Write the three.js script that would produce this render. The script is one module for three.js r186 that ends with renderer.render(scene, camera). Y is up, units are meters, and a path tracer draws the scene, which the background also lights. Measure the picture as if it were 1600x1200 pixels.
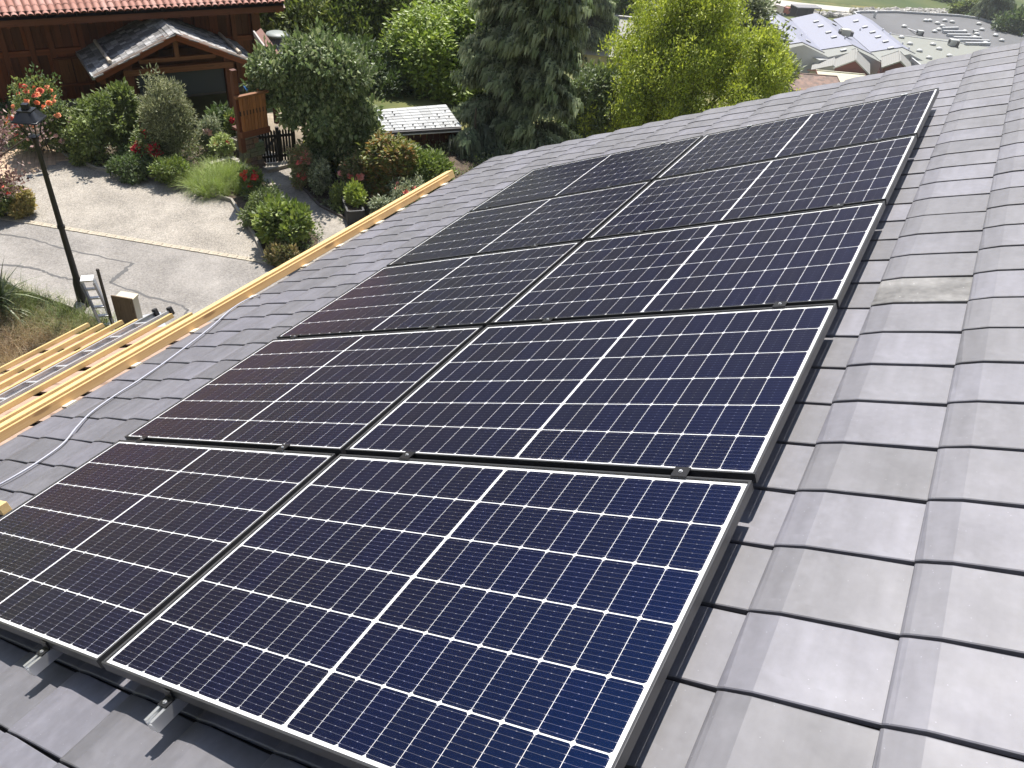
import * as THREE from 'three';
import { Sky } from 'three/addons/objects/Sky.js';
import { mergeGeometries, toCreasedNormals } from 'three/addons/utils/BufferGeometryUtils.js';
import { RoundedBoxGeometry } from 'three/addons/geometries/RoundedBoxGeometry.js';

// ------------------------------------------------------------------ camera, sky, sun, exposure
const V3 = (x, y, z) => new THREE.Vector3(x, y, z);
const scene = new THREE.Scene();
const CAM = V3(3.1288, 3.0383, 0.6291), FWD = V3(-0.34034, -0.62347, -0.70388), UPV = V3(-0.37501, 0.77646, -0.50643), FPX = 1223.1;
const RIGHT = FWD.clone().cross(UPV).normalize();
const camera = new THREE.PerspectiveCamera(52.261, 4 / 3, 0.05, 9000);
camera.position.copy(CAM); camera.up.copy(UPV); camera.lookAt(CAM.clone().add(FWD));
const SUNDIR = V3(-0.253, 0.878, -0.405).normalize();
const sky = new Sky(); sky.name = 'sky'; sky.scale.setScalar(8000);
sky.userData.kind = 'structure';
Object.assign(sky.material.uniforms.turbidity, { value: 6 }); sky.material.uniforms.rayleigh.value = 0.7;
sky.material.uniforms.mieCoefficient.value = 0.004; sky.material.uniforms.sunPosition.value.copy(SUNDIR);
scene.add(sky); scene.environmentIntensity = 0.08;
const sun = new THREE.DirectionalLight(0xfff7ec, 4.8); sun.position.copy(SUNDIR).multiplyScalar(80); sun.target.position.set(-6, -4, -8);
sun.position.add(sun.target.position); sun.castShadow = true; sun.shadow.mapSize.set(4096, 4096);
Object.assign(sun.shadow.camera, { left: -60, right: 60, top: 60, bottom: -60, near: 1, far: 260 });
scene.add(sun, sun.target);
const renderer = new THREE.WebGLRenderer({ antialias: true });
renderer.setSize(1024, 768); renderer.shadowMap.enabled = true;
renderer.toneMapping = THREE.LinearToneMapping; renderer.toneMappingExposure = 2.3;
scene.fog = new THREE.FogExp2(0xe4eaf0, 0.00028);

// ------------------------------------------------------------------ helpers
const GY = -7.2;                                   // level of the forecourt and garden below the roof
function rng(a) { return () => { a |= 0; a = a + 0x6D2B79F5 | 0; let t = Math.imul(a ^ a >>> 15, 1 | a); t = t + Math.imul(t ^ t >>> 7, 61 | t) ^ t; return ((t ^ t >>> 14) >>> 0) / 4294967296; }; }
const R0 = rng(77);
const C = (r, g, b) => new THREE.Color().setRGB(r, g, b);
// sight line of a spot measured on the photograph (1600 x 1200), met with a level plane / at a level distance
function sight(x, y) { return FWD.clone().add(RIGHT.clone().multiplyScalar((x - 800) / FPX)).add(UPV.clone().multiplyScalar(-(y - 600) / FPX)); }
function gp(x, y, Y = GY) { const d = sight(x, y); return CAM.clone().addScaledVector(d, (Y - CAM.y) / d.y); }
function atD(x, y, D) { const d = sight(x, y); return CAM.clone().addScaledVector(d, D / Math.hypot(d.x, d.z)); }
const mpp = P => P.distanceTo(CAM) / FPX;          // metres per photograph pixel at a spot
const used = {};
function numbered(n) { if (used[n] === undefined) { used[n] = 0; return n; } used[n]++; return n + '_' + String(used[n]).padStart(3, '0'); }
function tag(o, label, category, group) { o.userData.label = label; if (category) o.userData.category = category; if (group) o.userData.group = group; return o; }
function thing(name, label, category, pos = [0, 0, 0], ry = 0, group) {
  const o = new THREE.Group(); o.name = numbered(name); o.position.set(...pos); o.rotation.y = ry; scene.add(o); return tag(o, label, category, group);
}
function mesh(name, geo, mat, parent, pos, rot) {
  const m = new THREE.Mesh(geo, mat); m.name = parent ? name : numbered(name); m.castShadow = m.receiveShadow = true;
  if (pos) m.position.set(...pos); if (rot) m.rotation.set(...rot); (parent || scene).add(m); return m;
}
function structure(name, geo, mat) { const m = mesh(name, geo, mat); m.userData.kind = 'structure'; return m; }
const box = (w, h, d, x = 0, y = 0, z = 0) => new THREE.BoxGeometry(w, h, d).translate(x, y, z);
const rbox = (w, h, d, r, x = 0, y = 0, z = 0) => new RoundedBoxGeometry(w, h, d, 1, r).translate(x, y, z);
function merge(list) { return mergeGeometries(list.map(g => { g = g.index ? g.toNonIndexed() : g; for (const k of Object.keys(g.attributes)) if (!['position', 'normal', 'uv'].includes(k)) g.deleteAttribute(k); return g; })); }
// box between two points
function barGeo(a, b, w, h) { const d = b.clone().sub(a), L = d.length(); const g = new THREE.BoxGeometry(w, h, L); const q = new THREE.Quaternion().setFromUnitVectors(V3(0, 0, 1), d.normalize()); return g.applyQuaternion(q).translate((a.x + b.x) / 2, (a.y + b.y) / 2, (a.z + b.z) / 2); }
function limbGeo(a, b, r1, r2, seg = 6) { const d = b.clone().sub(a), L = d.length(); const g = new THREE.CylinderGeometry(r2, r1, L, seg, 1); g.applyQuaternion(new THREE.Quaternion().setFromUnitVectors(V3(0, 1, 0), d.normalize())); return g.translate((a.x + b.x) / 2, (a.y + b.y) / 2, (a.z + b.z) / 2); }
// any polygon mesh from a list of faces (each a list of points), flat shaded, uv in metres
function polyGeo(faces) {
  const pos = [], uv = [];
  for (const f of faces) {
    const a = f[0], n = f[1].clone().sub(a).cross(f[2].clone().sub(a)).normalize();
    const ex = Math.abs(n.y) > 0.97 ? V3(1, 0, 0) : V3(0, 1, 0).cross(n).normalize(), ey = n.clone().cross(ex);
    for (let i = 1; i < f.length - 1; i++) for (const p of [a, f[i], f[i + 1]]) { pos.push(p.x, p.y, p.z); uv.push(p.dot(ex), p.dot(ey)); }
  }
  const g = new THREE.BufferGeometry(); g.setAttribute('position', new THREE.Float32BufferAttribute(pos, 3)); g.setAttribute('uv', new THREE.Float32BufferAttribute(uv, 2)); g.computeVertexNormals(); return g;
}
// level sheet from outline points, uv in metres
function sheetGeo(pts, Y) {
  const tri = THREE.ShapeUtils.triangulateShape(pts.map(p => new THREE.Vector2(p.x, -p.z)), []), pos = [], uv = [];
  for (const t of tri) for (const i of t) { pos.push(pts[i].x, Y, pts[i].z); uv.push(pts[i].x, pts[i].z); }
  const g = new THREE.BufferGeometry(); g.setAttribute('position', new THREE.Float32BufferAttribute(pos, 3)); g.setAttribute('uv', new THREE.Float32BufferAttribute(uv, 2)); g.computeVertexNormals();
  if (g.attributes.normal.getY(0) < 0) { for (let i = 0; i < pos.length; i += 9) for (let k = 0; k < 3; k++) { const t = pos[i + 3 + k]; pos[i + 3 + k] = pos[i + 6 + k]; pos[i + 6 + k] = t; } g.setAttribute('position', new THREE.Float32BufferAttribute(pos, 3)); const u2 = []; for (let i = 0; i < pos.length; i += 3) u2.push(pos[i], pos[i + 2]); g.setAttribute('uv', new THREE.Float32BufferAttribute(u2, 2)); g.computeVertexNormals(); }
  return g;
}
function smooth(pts, n = 6) { const c = new THREE.CatmullRomCurve3(pts, true, 'centripetal'); return c.getPoints(pts.length * n).slice(0, -1); }

// ------------------------------------------------------------------ textures (tileable value noise)
function hash2(x, y, s) { let h = Math.imul(x, 374761393) + Math.imul(y, 668265263) + Math.imul(s, 1274126177); h = Math.imul(h ^ h >>> 13, 1274126177); return ((h ^ h >>> 16) >>> 0) / 4294967296; }
function vn(x, y, per, s) { const xi = Math.floor(x), yi = Math.floor(y), fx = x - xi, fy = y - yi, u = fx * fx * (3 - 2 * fx), v = fy * fy * (3 - 2 * fy); const m = k => ((k % per) + per) % per; const a = hash2(m(xi), m(yi), s), b = hash2(m(xi + 1), m(yi), s), c = hash2(m(xi), m(yi + 1), s), d = hash2(m(xi + 1), m(yi + 1), s); return a + (b - a) * u + (c - a) * v + (a - b - c + d) * u * v; }
function fbm(x, y, per, oct, s) { let t = 0, a = .5, n = 0; for (let i = 0; i < oct; i++) { t += a * vn(x, y, per, s + i); n += a; x *= 2; y *= 2; per *= 2; a *= .55; } return t / n; }
const lin2s = v => Math.round(255 * Math.min(1, Math.max(0, v <= .0031308 ? v * 12.92 : 1.055 * Math.pow(v, 1 / 2.4) - .055)));
// fn(u, v) in 0..1 gives linear rgb (or one value for data maps)
function tex(n, fn, { data = false, rep = 1, m = n } = {}) {
  const a = new Uint8Array(n * m * 4);
  for (let j = 0; j < m; j++) for (let i = 0; i < n; i++) { const c = fn(i / n, j / m), k = 4 * (j * n + i); if (data) { a[k] = a[k + 1] = a[k + 2] = Math.round(255 * Math.min(1, Math.max(0, c))); } else { a[k] = lin2s(c[0]); a[k + 1] = lin2s(c[1]); a[k + 2] = lin2s(c[2]); } a[k + 3] = 255; }
  const t = new THREE.DataTexture(a, n, m, THREE.RGBAFormat); t.wrapS = t.wrapT = THREE.RepeatWrapping; t.magFilter = THREE.LinearFilter; t.minFilter = THREE.LinearMipmapLinearFilter; t.generateMipmaps = true;
  if (!data) t.colorSpace = THREE.SRGBColorSpace; t.repeat.set(rep, rep); t.needsUpdate = true; return t;
}
const mix3 = (a, b, t) => [a[0] + (b[0] - a[0]) * t, a[1] + (b[1] - a[1]) * t, a[2] + (b[2] - a[2]) * t];
const clamp = (x, a = 0, b = 1) => Math.min(b, Math.max(a, x));
function mat(o) { return new THREE.MeshStandardMaterial({ roughness: .8, metalness: 0, ...o }); }

const slateMap = tex(1024, (u, v) => { const a = fbm(u * 5, v * 5, 5, 5, 1), b = fbm(u * 40, v * 6, 8, 4, 9), c = fbm(u * 60, v * 60, 60, 3, 21); const t = .72 + .5 * (a - .5) + .22 * (b - .5) + .16 * (c - .5); const pale = clamp((fbm(u * 9, v * 9, 9, 4, 33) - .66) * 5) * .16; const sp = hash2(Math.floor(u * 512), Math.floor(v * 512), 44) > .9994 ? .7 : 0, q = t + pale + sp; return [.302 * q, .302 * q, .33 * q]; });
const slateRough = tex(512, (u, v) => .58 + .2 * (fbm(u * 8, v * 8, 8, 5, 4) - .5), { data: true });
const slateBump = tex(512, (u, v) => .5 + .5 * (fbm(u * 10, v * 10, 10, 5, 14) - .5), { data: true });
const tileMats = [0.86, 1.0, 1.08, 0.94].map((k, i) => new THREE.MeshPhysicalMaterial({ map: slateMap, color: C(k * .535, k * .53, k * (.542 + .014 * (i % 3))), roughnessMap: slateRough, roughness: 1.0, bumpMap: slateBump, bumpScale: .0012, ior: 1.76 }));

const woodMap = (a, b, s) => tex(256, (u, v) => { const g = fbm(u * 22, v * 1.5, 32, 4, s), f = fbm(u * 60, v * 3, 64, 3, s + 5), k = clamp((fbm(u * 6, v * 6, 6, 2, s + 8) - .72) * 9); return mix3(mix3(a, b, clamp(.5 + 1.6 * (g - .5) + .6 * (f - .5))), [b[0] * .35, b[1] * .3, b[2] * .3], k * .6); });
const pineMap = woodMap([.68, .50, .23], [.56, .37, .15], 3), pineMat = mat({ map: pineMap, roughness: .7 });
const pinePale = mat({ map: woodMap([.74, .56, .36], [.62, .42, .24], 13), roughness: .75 });
const boardPink = mat({ map: woodMap([.42, .30, .225], [.33, .225, .165], 23), roughness: .85 });
const darkWoodMap = woodMap([.155, .043, .015], [.095, .025, .009], 31);
const darkWoods = [.75, 1, 1.3, 1.7].map(k => mat({ map: darkWoodMap, color: C(k, k, k * .95), roughness: .55 }));
const redWood = mat({ map: woodMap([.22, .085, .028], [.15, .05, .017], 37), roughness: .5 });
const orangeWoods = [.8, 1, 1.2].map(k => mat({ map: woodMap([.30, .12, .035], [.20, .075, .022], 41), color: C(k, k, k), roughness: .55 }));
const silver = new THREE.MeshStandardMaterial({ color: C(.72, .73, .74), metalness: .85, roughness: .38 });
const silverDull = new THREE.MeshStandardMaterial({ color: C(.62, .63, .65), metalness: .6, roughness: .5 });
const blackMetal = mat({ color: C(.018, .018, .02), roughness: .42, metalness: .3 });
const rubber = mat({ color: C(.03, .03, .033), roughness: .8 });
// grain along the longest side: u across the grain, v along it, in metres
function grain(g, k = 3, off = 0) {
  g.computeBoundingBox(); const s = g.boundingBox.getSize(V3(0, 0, 0)).toArray(), L = s.indexOf(Math.max(...s)), p = g.attributes.position, n = g.attributes.normal, uv = [];
  for (let i = 0; i < p.count; i++) { const q = [p.getX(i), p.getY(i), p.getZ(i)], nn = [n.getX(i), n.getY(i), n.getZ(i)].map(Math.abs); let a = [0, 1, 2].filter(x => x != L).sort((x, y) => nn[x] - nn[y])[0]; uv.push(q[a] * k + off + nn[2] * .37, q[L] * k * .22 + off * 1.7); }
  g.setAttribute('uv', new THREE.Float32BufferAttribute(uv, 2)); return g;
}
let woodSeed = 0;
const wbox = (w, h, d, x = 0, y = 0, z = 0, r = .003) => grain(rbox(w, h, d, Math.min(r, w / 3, h / 3, d / 3), x, y, z), 3, (woodSeed += .371));
const wbar = (a, b, w, h) => { const L = a.distanceTo(b), g = wbox(w, h, L); g.applyQuaternion(new THREE.Quaternion().setFromUnitVectors(V3(0, 0, 1), b.clone().sub(a).normalize())); return g.translate((a.x + b.x) / 2, (a.y + b.y) / 2, (a.z + b.z) / 2); };
// ------------------------------------------------------------------ the tiled roof; roof frame: u up the slope, v along the eave (away), n off the slope
const PD = THREE.MathUtils.degToRad(26.3), ca = Math.cos(PD), sa = Math.sin(PD);
const rp = (u, v, n) => V3(u * ca - n * sa, u * sa + n * ca, -v);
function roofThing(name, label, cat, u, v, n, group) { const t = thing(name, label, cat, rp(u, v, n).toArray(), 0, group); t.rotation.z = PD; return t; }
const DUST = 2.62, dustMat = new THREE.MeshPhysicalMaterial({ map: tex(512, (u, v) => { const a = fbm(u * 6, v * 6, 6, 5, 161), b = fbm(u * 50, v * 50, 50, 3, 162), t = .12 + .09 * clamp((a - .38) * 4) + .10 * (b - .5) + (hash2(Math.floor(u * 256), Math.floor(v * 256), 3) > .997 ? .2 : 0); return [t, t * .985, t * .96]; }), roughness: .75, ior: 1.6 });
const inFrame = P => { const d = P.clone().sub(CAM), z = d.dot(FWD); if (z < .05) return 0; const x = d.dot(RIGHT) / z * FPX, y = d.dot(UPV) / z * FPX; return Math.abs(x) < 830 && Math.abs(y) < 630 ? FPX / z : 0; };

const house = roofThing('tiled_house', 'house under the grey flat tile roof that fills the foreground and carries the solar panels', 'house', 0, 0, 0);
function tileGeo(seed) {
  const r = rng(seed), P = [[0, .010], [0, .0165], [.002, .0185], [.008, .0205], [.02, .0222], [.084, .0262], [.24, .0165], [.39, .0055]], W = .2455, taper = .0065 + r() * .003;
  const pos = [], uv = [], ou = r() * 3, ov = r() * 3, wob = P.map(() => (r() - .5) * .0012);
  const zs = k => { const near = W - (k / .39) * taper; return [[0.001, -.0015], [.004, 0], [near - .003, .0042], [near, .0022]]; };
  const vert = (i, j) => { const [x, y] = P[i], z = zs(x)[j]; return [x, y + z[1] + wob[i] * (j > 1 ? 1 : -1), z[0]]; };
  const tri = (a, b, c) => { for (const p of [a, b, c]) { pos.push(...p); uv.push((p[0] + ou) * .9, (p[2] + p[1] * 2 + ov) * .9); } };
  const quad = (a, b, c, d) => { tri(a, b, c); tri(a, c, d); };
  for (let i = 0; i < P.length - 1; i++) for (let j = 0; j < 3; j++) quad(vert(i, j), vert(i, j + 1), vert(i + 1, j + 1), vert(i + 1, j));
  for (const j of [0, 3]) for (let i = 1; i < P.length - 1; i++) { const a = vert(i, j), b = vert(i + 1, j), a2 = [a[0], a[1] - .014, a[2]], b2 = [b[0], b[1] - .014, b[2]]; j ? quad(a, a2, b2, b) : quad(a, b, b2, a2); }
  const g = new THREE.BufferGeometry(); g.setAttribute('position', new THREE.Float32BufferAttribute(pos, 3)); g.setAttribute('uv', new THREE.Float32BufferAttribute(uv, 2)); g.computeVertexNormals(); return g;
}
const tileGeos = [1, 2, 3, 4, 5, 6, 7, 8].map(tileGeo);
{
  const list = [], r = rng(5);
  for (let j = -16; j <= 4; j++) for (let i = -11; i <= 26; i++) {
    const u = 3.832 + .345 * j, v = .757 + .25 * i;
    if (u > .25 && u < 2.75 && v > .55 && v < 5.0) continue;      // nothing of these shows under the panels
    const P = rp(u + .17, v + .125, -.13), s = inFrame(P);
    const under = u > -.1 && u < 3.2 && v > .1 && v < 5.5;
    list.push({ u, v, s: (under ? .15 : 1) * s, g: Math.floor(r() * 8), m: Math.floor(r() * 4), a: (r() - .5) * .004, b: (r() - .5) * .008, dy: (r() - .5) * .0016, du: (r() - .5) * .003 });
  }
  list.sort((p, q) => q.s - p.s);
  const rest = [[], [], [], []];
  list.forEach((t, k) => {
    // tile runs v .. v+.25, its near edge (smaller v) lies at larger local z
    const pos = [t.u + t.du, -.152 + t.dy, -(t.v + .25)], rot = [t.b, t.a, 0];
    if (k < 300) mesh('roof_tile', tileGeos[t.g], Math.abs(t.u + .17 - 3.66) < .17 && Math.abs(t.v + .125 - DUST) < .125 ? dustMat : tileMats[t.m], house, pos, rot);
    else { const m = new THREE.Matrix4().compose(V3(...pos), new THREE.Quaternion().setFromEuler(new THREE.Euler(...rot)), V3(1, 1, 1)); rest[t.m].push(tileGeos[t.g].clone().applyMatrix4(m)); }
  });
  rest.forEach((l, k) => { if (l.length) mesh('roof_tile_field', merge(l), tileMats[k], house).userData.kind = 'stuff'; });
  const felt = mat({ color: C(.012, .012, .013), roughness: .9 });
  mesh('roof_deck', box(6.95, .12, 9.4, 1.765, -.222, -2.8), felt, house);
  mesh('fascia', box(.03, .22, 9.4, -1.725, -.30, -2.8), pinePale, house);
  mesh('verge_board', box(6.9, .2, .03, 1.765, -.27, -7.515), pinePale, house);
  const plaster = mat({ color: C(.62, .58, .5), roughness: .9 });
  const w = mesh('wall', box(5.6, 6.2, 8.2, 2.0 , -4.1, -2.9), plaster, house); w.rotation.z = -PD; w.position.set(0.9, -.6, 0);
}

// ------------------------------------------------------------------ solar panels
const PW = 1.6934, PH = 1.124, PITCH = 1.154, GAPC = .0292;
const cellTex = seed => tex(64, (u, v) => {
  // v runs along the 182 mm side: ten wires parallel to the short side with solder pads at both ends
  const y = v * 10, f = Math.abs(y - Math.floor(y) - .5) * 18.2, wire = clamp((.62 - f) * 2), pad = f < .9 && (u < .05 || u > .95 || Math.abs(u - .5) < .02) ? .35 : 0;
  const fine = .05 * Math.sin(u * Math.PI * 2 * 16), n = fbm(u * 3, v * 6, 6, 3, seed) - .5;
  const base = [.0045 + .0015 * n, .0045 + .0015 * n, .0080 + .003 * n]; const t = clamp(wire * .24 + pad + (hash2(Math.floor(u * 64), Math.floor(v * 512), seed + 70) > .9975 ? .06 : 0));
  return mix3(base.map(c => c * (1 + fine)), [.40, .40, .44], t);
}, { m: 512 });
const cellMaps = [3, 8].map(cellTex);
const cellMats = [[1, 1, 1, 0], [.95, .97, 1.15, 1], [1.08, 1.04, .93, 0], [.93, .95, 1.2, 1], [1.03, 1.0, 1.0, 1], [.97, .98, 1.05, 0]].map(([r, g, b, k]) => new THREE.MeshPhysicalMaterial({ map: cellMaps[k], color: C(r, g, b), roughness: .36, metalness: 0, ior: 2.05, iridescence: 1, iridescenceIOR: 1.5, iridescenceThicknessRange: [112, 112] }));
const backMat = mat({ color: C(.62, .63, .64), roughness: .6 });
const glassMat = new THREE.MeshPhysicalMaterial({ color: C(1, 1, 1), transmission: 1, thickness: 0, roughness: .14, ior: 1.07 });
const frameMat = new THREE.MeshStandardMaterial({ color: C(.05, .051, .054), metalness: .3, roughness: .4 });
const cu = (PW - 2 * .021 - .010) / 18, cv = (PH - 2 * .019) / 6;   // cell pitch
function cellGeo() {
  const w = cu - .0019, h = cv - .0046, c = .006;
  const s = new THREE.Shape(); s.moveTo(c, 0); s.lineTo(w - c, 0); s.lineTo(w, c); s.lineTo(w, h - c); s.lineTo(w - c, h); s.lineTo(c, h); s.lineTo(0, h - c); s.lineTo(0, c); s.closePath();
  const g = new THREE.ExtrudeGeometry(s, { depth: .0006, bevelEnabled: false }).rotateX(-Math.PI / 2);
  const p = g.attributes.position, uv = []; for (let i = 0; i < p.count; i++) uv.push(p.getX(i) / w, -p.getZ(i) / h); g.setAttribute('uv', new THREE.Float32BufferAttribute(uv, 2)); return g;
}
const cellG = cellGeo();
const frameGeo = (() => { const t = .008, d = .035, b = .0012; return merge([rbox(PW, d, t, b, PW / 2, -d / 2, -t / 2), rbox(PW, d, t, b, PW / 2, -d / 2, -PH + t / 2), rbox(t, d, PH - 2 * t, b, t / 2, -d / 2, -PH / 2), rbox(t, d, PH - 2 * t, b, PW - t / 2, -d / 2, -PH / 2), box(PW - .03, .0012, .02, PW / 2, -d + .001, -.02), box(PW - .03, .0012, .02, PW / 2, -d + .001, -PH + .02)]); })();
const glassGeo = new THREE.PlaneGeometry(PW - .019, PH - .019).rotateX(-Math.PI / 2).translate(PW / 2, -.0022, -PH / 2);
const backGeo = box(PW - .02, .004, PH - .02, PW / 2, -.0082, -PH / 2);
function makePanel(k, col, label, r) {
  const t = roofThing('solar_panel', label, 'solar panel', col ? PW + GAPC : 0, k * PITCH, 0);
  mesh('frame', frameGeo, frameMat, t); mesh('backsheet', backGeo, backMat, t);
  for (let i = 0; i < 18; i++) for (let j = 0; j < 6; j++) {
    const x = .021 + i * cu + (i > 8 ? .010 : 0) + .001, z = -(.019 + j * cv + .0017);
    mesh('solar_cell', cellG, cellMats[Math.floor(r() * 6)], t, [x, -.0062, z]);
  }
  mesh('glass', glassGeo, glassMat, t);
  return t;
}
{
  const r = rng(11), row = ['nearest', 'second nearest', 'middle', 'second farthest', 'farthest'];
  for (let k = 0; k < 5; k++) for (let c = 0; c < 2; c++)
    makePanel(k, c, `${c ? 'right' : 'left'} panel of the ${row[k]} pair, ${c ? 'along the bare grey tiles' : 'on the timber beam side'}`, r);
}
// ------------------------------------------------------------------ mounting rails with clamps
function railGeo(len) {
  const s = new THREE.Shape(); const q = [[-.02, 0], [-.02, -.04], [-.008, -.04], [-.008, -.037], [.008, -.037], [.008, -.04], [.02, -.04], [.02, 0], [.0075, 0], [.0075, -.005], [.014, -.005], [.014, -.016], [-.014, -.016], [-.014, -.005], [-.0075, -.005], [-.0075, 0]];
  s.moveTo(...q[0]); q.slice(1).forEach(p => s.lineTo(...p)); s.closePath();
  return new THREE.ExtrudeGeometry(s, { depth: len, bevelEnabled: false }).translate(0, 0, -len);
}
const boltGeo = merge([new THREE.CylinderGeometry(.0048, .0048, .005, 6).translate(0, .0025, 0), new THREE.CylinderGeometry(.0065, .0065, .0014, 12).translate(0, .0008, 0)]);
function makeRail(u, label) {
  const t = roofThing('mounting_rail', label, 'mounting rail', u, -.085, -.0355, 'aluminium rails under the solar panels');
  mesh('rail', railGeo(6.0), silver, t);
  const endClamp = merge([box(.045, .0025, .014, 0, .0025, -.085 + .018 - .001), box(.045, .036, .0025, 0, .0195, -.085 + .0105), box(.045, .0025, .020, 0, .0372, -.085 - .004)].map(g => g));
  const c0 = mesh('end_clamp', merge([box(.04, .004, .03, 0, .003, -.064), box(.04, .030, .004, 0, .017, -.080)]), blackMetal, t); mesh('bolt', boltGeo, silver, c0, [0, .0052, -.062]);
  for (let k = 1; k < 5; k++) { const z = -(.085 + k * PITCH - .015); const c = mesh('mid_clamp', merge([box(.05, .0035, .046, 0, .0378, z), box(.04, .034, .018, 0, .018, z)]), blackMetal, t); mesh('bolt', boltGeo, silver, c, [0, .0396, z]); }
  const c1 = mesh('end_clamp', merge([box(.04, .0035, .03, 0, .0378, -5.82), box(.04, .034, .012, 0, .018, -5.835)]), silver, t); mesh('bolt', boltGeo, silver, c1, [0, .0396, -5.835]);
  for (let k = 0; k < 5; k++) mesh('roof_hook', merge([box(.03, .006, .05, 0, -.045, -(.34 + k * 1.2)), box(.03, .045, .006, 0, -.067, -(.34 + k * 1.2))]), silverDull, t);
}
makeRail(.20, 'aluminium rail under the far left side of the panels, nearest the timber beams');
makeRail(1.345, 'aluminium rail whose end pokes out below the left panel of the nearest pair');
makeRail(2.085, 'aluminium rail whose end pokes out below the right panel of the nearest pair');
makeRail(3.198, 'aluminium rail under the upper edge of the panels, nearest the bare tiles');

// ------------------------------------------------------------------ cable, timber beams, block
{
  const pts = [[-1.3, -1.6], [-1.1, -.7], [-.95, .1], [-.9, .45], [-.87, .70], [-.83, .86], [-.84, 1.01], [-.88, 1.19], [-1.02, 1.36], [-1.16, 1.55], [-1.21, 1.77], [-1.22, 1.97], [-1.31, 2.32], [-1.47, 2.82], [-1.64, 3.2], [-1.665, 3.36], [-1.60, 3.45], [-1.53, 3.42]];
  const c = new THREE.CatmullRomCurve3(pts.map(([u, v], i) => rp(u, v, -.113 + (i % 3) * .002)), false, 'centripetal');
  tag(mesh('conduit_cable', new THREE.TubeGeometry(c, 120, .0056, 8), mat({ color: C(.42, .43, .49), roughness: .5 })), 'pale grey conduit cable snaking across the tiles between the panels and the timber beams', 'cable');
  // two beams on the eave, slightly bowed pieces end to end
  const bt = woodMap([.76, .56, .28], [.64, .43, .18], 51); const pineA = mat({ map: woodMap([.68, .44, .20], [.55, .32, .12], 52), roughness: .75 }), pineB = mat({ map: bt, color: C(.95, .95, .9), roughness: .72 });
  const beam = (u, v0, v1, n0, w, h, pineBeam, label) => { const t = roofThing('timber_beam', label, 'timber beam', u, v0, n0); mesh('beam', wbox(w, h, v1 - v0, 0, h / 2, -(v1 - v0) / 2), pineBeam, t); return t; };
  const b1 = beam(-1.716, -2, 6.62, -.118, .03, .064, pineA, 'planed timber beam lying along the tile edge, the one touching the tiles');
  const b2 = beam(-1.795, -2, 6.78, -.124, .095, .086, pineB, 'wider timber beam behind the first one on the garden side of the roof edge');
  const creamWood = mat({ color: C(.66, .60, .48), roughness: .8 });
  const r = rng(4); [1.66, 2.23, 2.80, 3.45, 4.13, 4.62, 5.0, 5.25, 5.62, 6.05, 6.45].forEach(v => { mesh('wood_wedge', box(.07, .018, .05 + r() * .04, .045, -.004, -(v + 2)), creamWood, b1); });
  const t = roofThing('wood_block', 'short block of sawn timber on the tiles at the left picture edge', 'wood block', -.47, .60, -.124); mesh('block', wbox(.12, .055, .05, .03, .0275, 0), pineMat, t);
}
// ------------------------------------------------------------------ untiled strip with battens and a ladder
{
  const N0 = -.215, t = roofThing('batten_deck', 'untiled strip beside the roof edge: yellow battens nailed over pale pinkish boards', 'batten deck', -1.86, 0, N0);
  const r = rng(21);
  for (let v = -1.8, k = 0; v < 3.2; v += .42, k++) { const w = .35; mesh('floor_board', wbox(2.72, .018, w, -1.36, 0, -(v + w / 2)), boardPink, t, [r() * .03, 0, 0]); }
  const bat = (u, v1, w = .05, h = .045) => mesh('batten', wbox(w, h, v1 + 2, u + 1.86, .029 + h / 2 - .02, -(v1 - 2) / 2), pineMat, t, [0, 0, 0], [0, (r() - .5) * .004, 0]);
  [[-4.46, 3.36], [-4.06, 3.30], [-3.73, 3.33], [-3.40, 3.32], [-2.88, 3.37], [-2.50, 3.34]].forEach(([u, v]) => bat(u, v));
  mesh('felt', box(3.0, .01, 5.2, -1.45, -.12, -.65), mat({ color: C(.02, .018, .018), roughness: .9 }), t);
  const L = roofThing('roof_ladder', 'long aluminium ladder lying flat among the yellow battens, black rubber feet at its end', 'ladder', -3.24, -2, N0 + .018);
  const len = 5.42;
  for (const x of [0, .26]) { mesh('rail', merge([box(.026, .006, len, x, .046, -len / 2), box(.026, .006, len, x, .003, -len / 2), box(.006, .04, len, x + (x ? .010 : -.010), .0245, -len / 2)]), silverDull, L); mesh('rubber_foot', rbox(.045, .085, .05, .012, x, .035, -len - .02), rubber, L); }
  for (let v = .15; v < len; v += .28) mesh('rung', rbox(.232, .03, .03, .004, .13, .025, -v), silverDull, L);
}
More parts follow.
